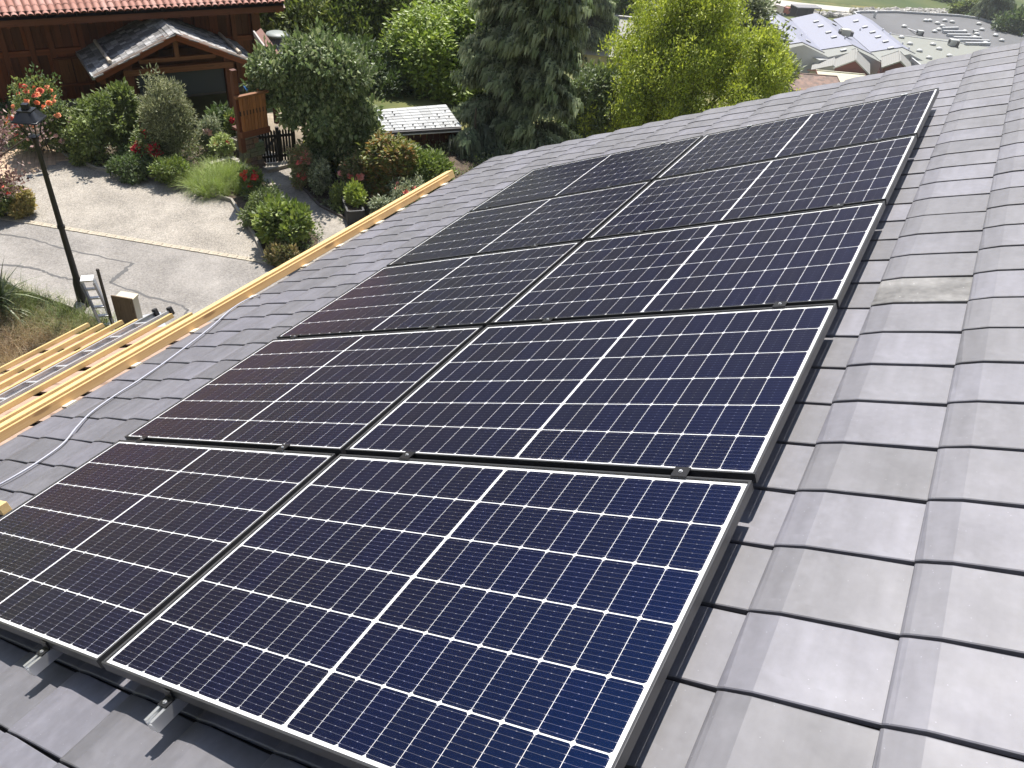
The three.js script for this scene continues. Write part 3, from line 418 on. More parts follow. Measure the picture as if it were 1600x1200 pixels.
// ------------------------------------------------------------------ shed with pale slatted metal roof
{
  const r = rng(51), a = atD(578, 213, 24.0), b = atD(722, 192, 24.9), c = atD(697, 154, 26.6), d = atD(552, 184, 25.5);
  b.y = a.y = (a.y + b.y) / 2; c.y = d.y = (c.y + d.y) / 2;
  const t = thing('garden_shed', 'dark red garden shed with a pale grey plate roof behind the shrubs', 'shed');
  const rm = [.85, 1, 1.12].map(k => new THREE.MeshStandardMaterial({ color: C(.35 * k, .36 * k, .36 * k), roughness: .5, metalness: .2 }));
  const rows = 8, ex = b.clone().sub(a), nrm = ex.clone().cross(d.clone().sub(a)).normalize(); if (nrm.y < 0) nrm.negate();
  for (let k = 0; k < rows; k++) { const n = 9; for (let i = 0; i < n; i++) { const L0 = a.clone().lerp(d, k / rows), R0_ = b.clone().lerp(c, k / rows), L1 = a.clone().lerp(d, (k + 1.04) / rows), R1 = b.clone().lerp(c, (k + 1.04) / rows), o = (k % 2) * .5 / n, s = clamp((i + .01) / n + o - .5 / n * (k % 2)), e = (i + .99) / n; 
    const q = [L0.clone().lerp(R0_, s), L0.clone().lerp(R0_, e), L1.clone().lerp(R1, e), L1.clone().lerp(R1, s)], up = nrm.clone().multiplyScalar(.014), dn = nrm.clone().multiplyScalar(-.010);
    q[0].add(up); q[1].add(up); const f = [[q[0], q[1], q[2], q[3]], [q[0].clone().add(dn), q[1].clone().add(dn), q[1], q[0]]]; mesh('roof_plate', polyGeo(f), rm[Math.floor(r() * 3)], t);
    if (r() < .3 || k < 2) mesh('snow_stop', box(.04, .03, .035), mat({ color: C(.08, .08, .08) }), t, q[0].clone().lerp(q[2], .4).addScaledVector(nrm, .03).toArray()); } }
  mesh('gutter', barGeo(a.clone().add(V3(0, -.06, .05)), b.clone().add(V3(0, -.06, .05)), .12, .1), mat({ color: C(.05, .045, .045), roughness: .5 }), t);
  mesh('gutter_edge', barGeo(a.clone().add(V3(.05, -.1, .12)), b.clone().add(V3(.05, -.1, .12)), .02, .03), silverDull, t);
  const down = p => p.clone().setY(GY - .6), in_ = (p, q, k) => p.clone().lerp(q, k);
  const A = in_(a, d, .16), B = in_(b, c, .16), Cc = in_(c, b, .05), D = in_(d, a, .05); for (const [p, q] of [[A, B], [B, Cc], [Cc, D], [D, A]]) { const n = 14; for (let i = 0; i < n; i++) { const s = p.clone().lerp(q, i / n), e = p.clone().lerp(q, (i + .96) / n); s.y -= .08; e.y -= .08; mesh('wall_board', polyGeo([[down(s), down(e), e, s], [s, e, down(e), down(s)]]), p === A ? darkWoods[Math.floor(r() * 3)] : darkWoods[1], t); } }
}
// ------------------------------------------------------------------ street lamp
{
  const b = gp(131.5, 476), t = thing('street_lamp', 'black street lamp with a four-sided lantern standing on the kerb of the road', 'street lamp', [b.x, GY, b.z], .55);
  mesh('base', new THREE.LatheGeometry([[0, 0], [.15, 0], [.15, .06], [.115, .12], [.10, .55], [.085, .62], [.07, .7]].map(p => new THREE.Vector2(...p)), 16), blackMetal, t);
  mesh('pole', new THREE.CylinderGeometry(.042, .068, 3.05, 14).translate(0, .68 + 1.525, 0), blackMetal, t);
  mesh('collar', merge([new THREE.CylinderGeometry(.075, .075, .06, 14).translate(0, 1.9, 0), new THREE.CylinderGeometry(.07, .05, .1, 14).translate(0, 3.72, 0)]), blackMetal, t);
  const h = mesh('lantern', merge([new THREE.CylinderGeometry(.12, .07, .04, 4).rotateY(Math.PI / 4).translate(0, 3.79, 0), ...[0, 1, 2, 3].map(k => { const a = k * Math.PI / 2 + Math.PI / 4; return barGeo(V3(Math.cos(a) * .11, 3.80, Math.sin(a) * .11), V3(Math.cos(a) * .21, 4.12, Math.sin(a) * .21), .02, .02); })]), blackMetal, t);
  const roof = (r1, r2, y1, y2) => new THREE.CylinderGeometry(r2, r1, y2 - y1, 4).rotateY(Math.PI / 4).translate(0, (y1 + y2) / 2, 0);
  mesh('lantern_roof', merge([roof(.33, .32, 4.12, 4.145), roof(.30, .17, 4.145, 4.30), roof(.18, .18, 4.30, 4.32), roof(.085, .075, 4.32, 4.42)]), new THREE.MeshStandardMaterial({ color: C(.022, .025, .03), metalness: .4, roughness: .32 }), t);
  const gm = new THREE.MeshPhysicalMaterial({ color: C(.95, .97, 1), transmission: 1, thickness: 0, roughness: .08, ior: 1.45 });
  for (let k = 0; k < 4; k++) { const a = k * Math.PI / 2 + Math.PI / 4, c = a + Math.PI / 2, p = (q, R, y) => V3(Math.cos(q) * R, y, Math.sin(q) * R); mesh('pane', polyGeo([[p(a, .105, 3.81), p(c, .105, 3.81), p(c, .202, 4.115), p(a, .202, 4.115)]]), gm, h); }
}
// ------------------------------------------------------------------ folded step ladder, thin pole, meter cabinet by the lamp
{
  const b = gp(160, 516), yaw = .35, t = thing('step_ladder', 'folded pale aluminium step ladder standing against the lamp post', 'ladder', [b.x, GY, b.z], yaw);
  t.rotation.set(0, yaw, 0);
  const top = V3(-.36, 1.02, -.24), foot = V3(.1, 0, .1), side = V3(.21, 0, -.11), rr = [];
  for (const s of [0, 1]) mesh('stile', barGeo(foot.clone().addScaledVector(side, s), top.clone().addScaledVector(side, s), .03, .06), silverDull, t);
  for (let k = 1; k < 6; k++) { const p = foot.clone().lerp(top, k / 6); mesh('step', barGeo(p, p.clone().add(side), .08, .03), silverDull, t); }
  mesh('platform', barGeo(top.clone().add(V3(0, .03, 0)), top.clone().add(side).add(V3(0, .03, 0)), .22, .03), silverDull, t);
  for (const s of [0, 1]) mesh('rear_leg', barGeo(foot.clone().add(V3(.2, 0, .16)).addScaledVector(side, s), top.clone().add(V3(.02, -.06, .06)).addScaledVector(side, s), .025, .04), mat({ color: C(.16, .15, .14), roughness: .5 }), t);
  const pb = gp(179, 518), pt = gp(145, 429).lerp(CAM, .0);
  const pole = thing('iron_post', 'thin dark iron post standing between the step ladder and the cream cabinet', 'post', [pb.x, GY, pb.z]); mesh('shaft', new THREE.CylinderGeometry(.03, .035, 1.5, 10).translate(0, .75, 0), mat({ color: C(.06, .05, .045), roughness: .6, metalness: .3 }), pole); mesh('cap', new THREE.SphereGeometry(.036, 10, 6).translate(0, 1.5, 0), mat({ color: C(.06, .05, .045), roughness: .6 }), pole);
  const cb = gp(210, 513), cab = thing('meter_cabinet', 'cream utility cabinet with a brown board on its left side, standing at the road edge', 'cabinet', [cb.x, GY, cb.z], .36);
  cab.scale.setScalar(.82);
  const cream = mat({ color: C(.50, .45, .35), roughness: .6 });
  mesh('body', rbox(.44, .92, .30, .012, 0, .5, 0), cream, cab); mesh('lid', rbox(.48, .05, .34, .012, 0, .98, 0), cream, cab); mesh('door', rbox(.38, .8, .012, .004, 0, .5, .153), cream, cab);
  mesh('side_board', wbox(.56, 1.08, .035, 0, .54, .185), mat({ map: woodMap([.17, .12, .075], [.11, .07, .04], 67), roughness: .8 }), cab);
  const pl = thing('plinth_slab', 'bluish grey slab on the ground under the cream cabinet', 'slab', [cb.x + .1, GY, cb.z], 1.05); mesh('slab', rbox(1.1, .12, .9, .02, 0, .06, .1), mat({ color: C(.33, .36, .40), roughness: .6 }), pl);
}
// ------------------------------------------------------------------ black planters by the path
{
  const anth = mat({ color: C(.035, .036, .04), roughness: .55 });
  const mk = (px, py, yaw, label) => { const p = gp(px, py), t = thing('planter_box', label, 'planter', [p.x, GY, p.z], yaw, 'anthracite planter boxes beside the path'); const w = .9, d = .42, h = .42; mesh('wall', merge([rbox(w, h, .03, .006, 0, h / 2, d / 2), rbox(w, h, .03, .006, 0, h / 2, -d / 2), rbox(.03, h, d - .03, .006, w / 2 - .015, h / 2, 0), rbox(.03, h, d - .03, .006, -w / 2 + .015, h / 2, 0)]), anth, t); mesh('rim', merge([box(w + .02, .02, .05, 0, h, d / 2), box(w + .02, .02, .05, 0, h, -d / 2), box(.05, .02, d - .05, w / 2, h, 0), box(.05, .02, d - .05, -w / 2, h, 0)]), anth, t); mesh('soil', box(w - .06, .03, d - .04, 0, h - .06, 0), soilMat, t); return t; };
  mk(552, 340, -.72, 'anthracite planter box with yellow-green plants, the whole one beside the garden path'); mk(597, 356, -.72, 'anthracite planter box half hidden behind the yellow beam');
}
// ------------------------------------------------------------------ valley floor: factory halls, houses, road, river bank
const FA = THREE.MathUtils.degToRad(28.7), VY = -60.0;
const fW = (x, y, z) => V3(-24.4 + Math.cos(FA) * x + Math.sin(FA) * z, y, -243.8 - Math.sin(FA) * x + Math.cos(FA) * z);
const fThing = (n, l, c, x, y, z, g) => { const p = fW(x, y, z); return thing(n, l, c, p.toArray(), FA, g); };
{
  const r = rng(61);
  const whiteRoof = mat({ color: C(.25, .262, .325), roughness: .7 }), greyRoof = mat({ color: C(.25, .26, .24), roughness: .8 }), flatDark = mat({ map: tex(256, (u, v) => { const a = fbm(u * 5, v * 5, 5, 5, 111); const t = .8 + .4 * (a - .5); return [.165 * t, .168 * t, .175 * t]; }, { rep: .02 }), roughness: .9 }), flatLight = mat({ color: C(.24, .25, .225), roughness: .9 });
  const wallM = mat({ color: C(.55, .56, .57), roughness: .8 }), edge = mat({ color: C(.46, .47, .48), roughness: .7 }), glassD = mat({ color: C(.03, .035, .04), roughness: .25 });
  const f = fThing('factory_hall', 'long factory hall with three white gable roofs side by side down in the valley', 'factory', 0, 0, 0);
  const R = -50, Vv = -52.4, W = 7.5, z0 = -36;
  [[-14.8, 'west'], [0, 'mid'], [15.2, 'east']].forEach(([x], i) => {
    const gz = [2.2, 5, 6][i], zn = [3, .3, -3][i], zf = [-30, -34.5, -40][i];
    mesh('white_roof', polyGeo([[V3(x - W, Vv, zf), V3(x - W, Vv, zn - 1.5), V3(x, R, zn), V3(x, R, zf)], [V3(x, R, zf), V3(x, R, zn), V3(x + W, Vv, zn - 1.5), V3(x + W, Vv, zf)]]), whiteRoof, f);
    mesh('grey_roof', polyGeo([[V3(x - W, Vv - .06, zn - 1.6), V3(x - W, Vv - .06, zn + gz), V3(x, R - .06, zn + gz), V3(x, R - .06, zn - .1)], [V3(x, R - .06, zn - .1), V3(x, R - .06, zn + gz), V3(x + W, Vv - .06, zn + gz), V3(x + W, Vv - .06, zn - 1.6)]]), greyRoof, f);
    mesh('trim', merge([barGeo(V3(x - W, Vv + .05, zn - 1.5), V3(x, R + .05, zn), .35, .12), barGeo(V3(x, R + .05, zn), V3(x + W, Vv + .05, zn - 1.5), .35, .12)]), mat({ color: C(.10, .105, .11) }), f);
    mesh('gable_wall', polyGeo([[V3(x - W, VY, zn + gz - .1), V3(x + W, VY, zn + gz - .1), V3(x + W, Vv - .1, zn + gz - .1), V3(x, R - .1, zn + gz - .1), V3(x - W, Vv - .1, zn + gz - .1)]]), wallM, f);
    mesh('gable_wall', polyGeo([[V3(x + W, VY, zf), V3(x - W, VY, zf), V3(x - W, Vv - .1, zf), V3(x, R - .1, zf), V3(x + W, Vv - .1, zf)]]), wallM, f);
    const sl = (dx, z, w, l) => { const y = R - Math.abs(dx) * (R - Vv) / W; const g = mesh('skylight', box(w, .35, l).rotateZ(-Math.sign(dx) * Math.atan2(R - Vv, W)), edge, f, [x + dx, y + .15, z]); mesh('upstand', box(w * .8, .3, l + .3).rotateZ(-Math.sign(dx) * Math.atan2(R - Vv, W)), glassD, g, [0, -.12, .1]); };
    const spots = [[[-2.5, -22], [-2.6, -15], [-2.8, -8], [3, -24], [3.4, -17], [4, -4]], [[-2.4, -26], [-2.4, -21], [-2.2, -14], [-2.1, -9], [3.2, -26], [-3, 3]], [[-3, -33], [-2.6, -26], [-2.3, -20], [-2.4, -15], [-2, -10], [-2.6, -4], [-2.4, 2.5]]][i];
    spots.forEach(([dx, z]) => sl(dx, z, 1.5, 1.0));
    for (let k = 0; k < 5; k++) { const dx = (r() - .5) * 9, z = -28 + r() * 26; mesh('roof_vent', new THREE.CylinderGeometry(.22, .22, .7, 8), silverDull, f, [x + dx, R - Math.abs(dx) * .33 + .3, z]); }
  });
  mesh('side_wall', box(.3, 7, 40, -22.4, -56, -12), wallM, f); mesh('side_wall', box(.3, 7.4, 46, 22.9, -56, -15), wallM, f);
  const hv = mesh('air_unit', rbox(2.6, 1.8, 2.0, .1, 1.6, -49.6, -11.5), mat({ color: C(.42, .42, .36), roughness: .6 }), f); mesh('duct', merge([box(1.2, 1.2, 1.4, 3.4, -49.9, -11.8), box(.5, .9, 1.5, .1, -49.7, -11.5)]), mat({ color: C(.10, .10, .10) }), hv);
  // parapet beside the big flat roof
  // ---- big flat roofed hall with curved far edge and dome skylights
  const b = fThing('flat_roof_hall', 'huge flat grey roofed hall with rows of white dome skylights, beside the white gabled halls', 'factory', 0, 0, 0);
  const FY = -51.5, edgePts = [[16, 14], [16, -46], [19, -48.5], [33, -54.5], [56.5, -59], [62, -58.2], [65.5, -55.5], [68, -50], [69, -38], [69, 20]].map(([x, z]) => V3(x, 0, z));
  mesh('flat_roof', sheetGeo(edgePts, FY), flatDark, b);
  mesh('light_membrane', sheetGeo([[16.1, 13.9], [16.1, -24], [30, -24.3], [40, -24.8], [45, -21], [58, -17], [58, 13.9]].map(([x, z]) => V3(x, 0, z)), FY + .05), flatLight, b);
  for (let i = 0; i < edgePts.length - 1; i++) { const p = edgePts[i].clone().setY(FY + .2), q = edgePts[i + 1].clone().setY(FY + .2); mesh('parapet', barGeo(p, q, .5, .9), edge, b); mesh('outer_wall', barGeo(p.clone().setY(-56), q.clone().setY(-56), .3, 8), wallM, b); }
  mesh('light_kerb', barGeo(V3(16.4, FY + .1, -24), V3(45, FY + .1, -21), .3, .25), edge, b);
  const dome = new THREE.SphereGeometry(.85, 12, 6, 0, Math.PI * 2, 0, Math.PI / 2).scale(1.1, .75, .9), dm = mat({ color: C(.5, .51, .5), roughness: .45 });
  const dxz = [[39.8, -46.2], [41.4, -46.9], [42.8, -44.2], [47.4, -49.2], [49.5, -48.4], [43.1, -40.8], [37, -32.2], [48.5, -36.6], [39.6, -35.4], [59.1, -49.8], [56.5, -41.9], [58.1, -35.8], [57.2, -29.8], [51.6, -34.8], [49.4, -24.1], [48.9, -30.2], [52, -19.7], [22, -13.5], [22.1, -6.5], [22.2, .1], [29.7, -15.6], [29.7, -11.1], [29.9, -4.4], [28.3, -34.7], [22, -20.2]];
  dxz.forEach(([x, z]) => mesh('skylight', dome, dm, b, [x, FY + .2, z]));
  const pads = [[41, -36.5, 6.5], [39.6, -32.3, 8.5], [39.4, -28.6, 8.5], [40.2, -26, 10], [40.4, -23.2, 11], [41.2, -20, 9]];
  pads.forEach(([x, z, l]) => { mesh('sawtooth_light', barGeo(V3(x, FY + .4, z), V3(x + l, FY + .4, z - 3), .7, .8), edge, b); });
  for (const [x, z, s] of [[36.4, -17.5, 1], [30.2, -27, .7], [52, -37, .5]]) { const u = mesh('air_unit', rbox(2.6 * s, 1.7 * s, 2 * s, .1, x, FY + 1 * s, z), dm, b); mesh('fan', new THREE.CylinderGeometry(.6 * s, .6 * s, .12, 16).rotateZ(Math.PI / 2).translate(x - 1.34 * s, FY + 1.1 * s, z), glassD, u); mesh('duct', box(.5 * s, 1.6 * s, .5 * s, x + .6 * s, FY + .8 * s, z + 1.6 * s), mat({ color: C(.06, .06, .065) }), u); }
  mesh('chimney', new THREE.CylinderGeometry(.4, .4, 1.8, 10), silverDull, b, [22, FY + .9, -44]);
  mesh('pipe', new THREE.CylinderGeometry(.18, .18, 6, 8).rotateX(1.45), silverDull, b, [29, FY + .4, -30]);
}
// houses in front of the factory; gabled house from pixel spots on level planes
function hip(name, label, cat, px, py, D, w, d, h, rh, yaw, roofM, wallM, opts = {}) {
  const P = atD(px, py, D); if (opts.front) P.add(V3(-Math.cos(yaw) * w / 2, 0, Math.sin(yaw) * w / 2)); const t = thing(name, label, cat, [P.x, P.y, P.z], yaw);
  const base = (opts.base ?? -h);
  mesh('wall', box(w, h, d, 0, -h / 2, 0), wallM, t);
  const o = .5, gw = w / 2 + o, gd = d / 2 + o, sl = rh / (d / 2);
  mesh('roof', polyGeo([[V3(-gw, -o * sl + .05, gd), V3(gw, -o * sl + .05, gd), V3(gw, rh + .05, 0), V3(-gw, rh + .05, 0)], [V3(gw, -o * sl + .05, -gd), V3(-gw, -o * sl + .05, -gd), V3(-gw, rh + .05, 0), V3(gw, rh + .05, 0)]]), roofM, t);
  mesh('gable_wall', polyGeo([[V3(w / 2, 0, d / 2), V3(w / 2, 0, -d / 2), V3(w / 2, rh, 0)], [V3(-w / 2, 0, -d / 2), V3(-w / 2, 0, d / 2), V3(-w / 2, rh, 0)]]), wallM, t);
  mesh('ridge', barGeo(V3(-gw, rh + .1, 0), V3(gw, rh + .1, 0), .35, .15), opts.ridge || roofM, t);
  for (const s of [-1, 1]) mesh('verge', merge([barGeo(V3(s * gw, rh + .04, 0), V3(s * gw, -o * sl + .04, gd), .12, .3), barGeo(V3(s * gw, rh + .04, 0), V3(s * gw, -o * sl + .04, -gd), .12, .3)]), opts.verge || roofM, t);
  (opts.windows || []).forEach(([f, x, y, ww, wh]) => { const g = mesh('window', f == 'f' ? box(ww, wh, .08, x, y, d / 2) : box(.08, wh, ww, w / 2, y, x), mat({ color: C(.5, .5, .48) }), t); mesh('pane', f == 'f' ? box(ww * .82, wh * .85, .04, x, y, d / 2 + .05) : box(.04, wh * .85, ww * .82, w / 2 + .05, y, x), mat({ color: C(.02, .022, .026), roughness: .2 }), g); });
  return t;
}
{
  const redW = mat({ color: C(.16, .045, .03), roughness: .8 }), tileG = mat({ map: tex(256, (u, v) => { const a = (u * 16) % 1 < .12 || (v * 16) % 1 < .14 ? .8 : 1; return [.27 * a, .27 * a, .255 * a]; }, { rep: .12 }), roughness: .8 }), greyW = mat({ color: C(.42, .43, .42), roughness: .8 });
  const win = [['s', 0, -2.3, 1.3, 1.6], ['s', -2.2, -2.4, 1.1, 1.4], ['s', 1.8, -2.3, 1.2, 1.5], ['f', -2, -2, 1.2, 1.4]];
  const yaw = -1.4;
  hip('red_gabled_house', 'row house with dark red gable under pale tiled roof, left one before the white halls', 'house', 1331, 110, 230, 12, 8.4, 6, 2.6, yaw, tileG, redW, { front: 1, windows: win, verge: greyW });
  hip('red_gabled_house', 'small dark red gabled house right of the other red one, by our roof edge', 'house', 1402, 108, 232, 10, 6.6, 5, 2.0, yaw, tileG, redW, { front: 1, windows: win, verge: greyW });
  hip('grey_gabled_house', 'house with low pale tiled roof left of the red gable', 'house', 1299, 104, 237, 13, 9, 6, 1.9, yaw, tileG, greyW, { windows: win });
  hip('weathered_roof_house', 'house with mottled reddish brown old roof behind the lime green tree', 'house', 1262, 128, 214, 13, 13, 4, 1.8, FA + .1, mat({ map: tex(256, (u, v) => { const a = fbm(u * 12, v * 12, 12, 4, 121); return mix3([.30, .20, .16], [.17, .13, .11], clamp((a - .3) * 2.4)); }, { rep: .1 }), roughness: .95 }), mat({ color: C(.3, .28, .25) }), { windows: win });
  hip('pale_roof_house', 'house with pale cream-yellow ribbed roof beside the weathered brown roof', 'house', 1310, 122, 224, 12, 9, 4, 1.4, FA + .05, mat({ map: tex(128, (u, v) => { const a = (v * 8) % 1 < .12 ? .8 : 1; return [.56 * a, .54 * a, .40 * a]; }, { rep: .12 }), roughness: .7 }), mat({ color: C(.5, .46, .4) }), { windows: win, verge: mat({ color: C(.28, .12, .09) }) });
  // white block with four windows
  const P = atD(1234, 84, 243), Q = atD(1278, 101, 236), yw = Math.atan2(-(Q.z - P.z), Q.x - P.x), L = Math.hypot(Q.x - P.x, Q.z - P.z);
  const t = thing('white_block', 'white rendered block with a row of four small dark windows beside the greyish tree', 'building', [P.x, Q.y, P.z], yw), ww = mat({ color: C(.60, .61, .62), roughness: .85 }), dk = mat({ color: C(.03, .03, .035), roughness: .3 });
  mesh('wall', box(L, 10, 8, L / 2, -5 + 1, -4), ww, t); mesh('roof', box(L + .8, .3, 8.8, L / 2, 1.2, -4), greyW, t);
  for (let i = 0; i < 4; i++) { const w = mesh('window', box(.9, 1.7, .1, L * (.16 + i * .19), -1.4, 0), ww, t); mesh('pane', box(.75, 1.5, .06, L * (.16 + i * .19), -1.4, .05), dk, w); }
  for (let i = 0; i < 3; i++) { const w = mesh('window', box(.9, 1.6, .1, L * (.2 + i * .27), -4.8, 0), ww, t); mesh('pane', box(.75, 1.4, .06, L * (.2 + i * .27), -4.8, .05), dk, w); }
  // road, river bank stones, meadow beyond
  const rd = structure('valley_road', sheetGeo([[900, -6], [1160, 0], [1250, 11], [1345, 21], [1420, 23], [1700, 44], [1700, 36], [1420, 16], [1345, 13.5], [1250, 4], [1170, -7], [900, -14]].map(([x, y]) => gp(x, y, VY + .08)), VY + .08), mat({ color: C(.46, .44, .39), roughness: .9 }));
  structure('meadow', sheetGeo([[1000, -16], [1250, -1], [1345, 9], [1500, 14], [1760, 36], [1900, -12], [1500, -60], [1000, -80]].map(([x, y]) => gp(x, y, VY + .05)), VY + .05), mat({ map: tex(512, (u, v) => { const a = fbm(u * 6, v * 6, 6, 5, 131); return mix3([.055, .085, .025], [.11, .125, .04], clamp((a - .3) * 2)); }, { rep: .012 }), roughness: 1 }));
  const rock = new THREE.InstancedMesh(new THREE.DodecahedronGeometry(1, 0), mat({ color: C(1, 1, 1), roughness: .9 }), 900), r = rng(71), M = new THREE.Matrix4(), q = new THREE.Quaternion(), e = new THREE.Euler();
  for (let i = 0; i < 900; i++) { const u = i / 900, x = i < 640 ? 1330 + 260 * r() : 1150 + 180 * r(), y = i < 640 ? 15.5 + Math.max(0, (x - 1440) * .035) + 5.5 * r() : 14 + (x - 1150) * .05 + 4 * r(), p = gp(x, y, VY + .5), s = .5 + r() * .9; q.setFromEuler(e.set(r() * 6, r() * 6, r() * 6)); M.compose(p, q, V3(s, s * .7, s * 1.1)); rock.setMatrixAt(i, M); const c = .18 + .34 * r(); rock.setColorAt(i, C(c, c * .97, c * .9)); }
  rock.name = 'river_rocks'; rock.userData.kind = 'stuff'; rock.userData.label = 'strip of grey river bank boulders between the factory and the green meadow'; scene.add(rock);
  // red and white lorry and a dark parked trailer at the factory road
  const lp = atD(1222, 14, 285), lt = thing('lorry', 'tiny red and white lorry parked at the far left end of the white halls', 'lorry', [lp.x, lp.y, lp.z], FA + .9);
  mesh('cab', rbox(2.4, 2.6, 2.2, .3, 0, 0, 2.5), mat({ color: C(.32, .10, .08), roughness: .4 }), lt); mesh('box_body', rbox(2.5, 2.7, 4.6, .1, 0, .1, -1.1), mat({ color: C(.62, .55, .53), roughness: .5 }), lt); mesh('windscreen', box(2.1, .9, .1, 0, .45, 3.58), dk, lt); for (const [x, z] of [[-1.1, 2.4], [1.1, 2.4], [-1.1, -2], [1.1, -2]]) mesh('wheel', new THREE.CylinderGeometry(.5, .5, .35, 14).rotateZ(Math.PI / 2), rubber, lt, [x, -1.4, z]); lt.scale.setScalar(.72);
  const sp = atD(1258, 17, 286), st = thing('lean_to_shelter', 'dark open shelter behind the white halls beside the pale road', 'shelter', [sp.x, sp.y, sp.z], FA + .3); mesh('roof', box(9, .25, 4, 0, 1.3, 0), mat({ color: C(.22, .22, .23) }), st); mesh('back_wall', box(9, 3.4, .2, 0, -.5, -1.8), mat({ color: C(.035, .035, .04) }), st); for (const x of [-4.2, 0, 4.2]) mesh('post', box(.2, 3.4, .2, x, -.5, 1.8), dk, st);
  // pale roofs seen through the lime tree, and grey ribbed roof behind the chalet
  const pale = mat({ color: C(.42, .41, .40), roughness: .9 });
  hip('pale_grey_barn', 'barn with broad bleached grey roof left of the lime green tree', 'barn', 972, 66, 95, 9, 9.5, 4, 2.6, .55, pale, mat({ color: C(.45, .4, .32) }), {});
  hip('slate_roof_house', 'steep grey roofed house with white verge at the top edge above the bleached barn', 'house', 1016, 24, 125, 9, 9, 5, 4.5, 1.2, mat({ color: C(.25, .25, .27), roughness: .8 }), mat({ color: C(.5, .48, .46) }), { verge: mat({ color: C(.7, .7, .7) }) });
  const gp0 = atD(433, 56, 33), kt = thing('grey_pavilion', 'pavilion with grey ribbed metal hip roof and round cap behind the chalet corner', 'pavilion', [gp0.x, gp0.y, gp0.z], .5), gm = new THREE.MeshStandardMaterial({ color: C(.30, .32, .36), roughness: .5, metalness: .3 });
  mesh('roof', new THREE.CylinderGeometry(.35, 2.6, 1.9, 4, 1).rotateY(Math.PI / 4).translate(0, -.95, 0), gm, kt);
  for (let s = 0; s < 4; s++) for (let i = -4; i <= 4; i++) { const a = s * Math.PI / 2, c = Math.cos(a), n = Math.sin(a), x0 = i * .055, x1 = i * .42, z0 = .25, z1 = 1.84; const R_ = (x, y, z) => V3(c * x + n * z, y, -n * x + c * z); mesh('rib', barGeo(R_(x0, .02, z0), R_(x1, -1.88, z1), .03, .05), gm, kt); }
  for (let s = 0; s < 4; s++) { const a = s * Math.PI / 2 + Math.PI / 4; mesh('hip_cap', barGeo(V3(Math.cos(a) * .35, .03, Math.sin(a) * .35), V3(Math.cos(a) * 2.6, -1.87, Math.sin(a) * 2.6), .14, .05), mat({ color: C(.40, .42, .46), roughness: .5 }), kt); }
  mesh('cap', new THREE.LatheGeometry([[0, .16], [.25, .15], [.4, .10], [.44, .03], [.42, 0]].map(p => new THREE.Vector2(...p)), 20), mat({ color: C(.22, .25, .24), roughness: .5 }), kt); mesh('wall', box(3, 3, 3, 0, -3.2, 0), darkWoods[0], kt);
}
// ------------------------------------------------------------------ plants
function leafClump(n, len, wid, rad, seed, droop = .3) {
  const r = rng(seed), pos = [];
  for (let i = 0; i < n; i++) {
    const c = V3(r() - .5, r() - .5, r() - .5).normalize().multiplyScalar(rad * Math.cbrt(r())), d = c.clone().normalize().add(V3(r() - .5, r() - .3, r() - .5)).normalize(); d.y -= droop * r(); d.normalize();
    const s = V3(r() - .5, r() - .5, r() - .5).cross(d).normalize(), n2 = d.clone().cross(s), L = len * (.7 + .6 * r()), w = wid * (.7 + .6 * r());
    const a = c, b = c.clone().addScaledVector(d, L * .5).addScaledVector(s, w / 2).addScaledVector(n2, w * .15), t = c.clone().addScaledVector(d, L), e = c.clone().addScaledVector(d, L * .5).addScaledVector(s, -w / 2).addScaledVector(n2, w * .15);
    for (const p of [a, b, t, a, t, e]) pos.push(p.x, p.y, p.z);
  }
  const g = new THREE.BufferGeometry(); g.setAttribute('position', new THREE.Float32BufferAttribute(pos, 3)); g.computeVertexNormals(); return g;
}
const leafMat = new THREE.MeshPhysicalMaterial({ color: C(2.2, 2.15, 1.75), roughness: .9, side: THREE.DoubleSide, transmission: .42, thickness: 0, clearcoat: .55, clearcoatRoughness: .38 });
const barkMat = mat({ map: tex(256, (u, v) => { const a = fbm(u * 16, v * 3, 16, 4, 141); const t = .5 + 1.1 * (a - .4); return [.14 * t, .11 * t, .085 * t]; }), roughness: .95 });
const clumpCache = {};
function clump(n, len, wid, rad, k) { const key = [n, len, wid, rad, k].join(); return clumpCache[key] || (clumpCache[key] = leafClump(n, len, wid, rad, 900 + k)); }
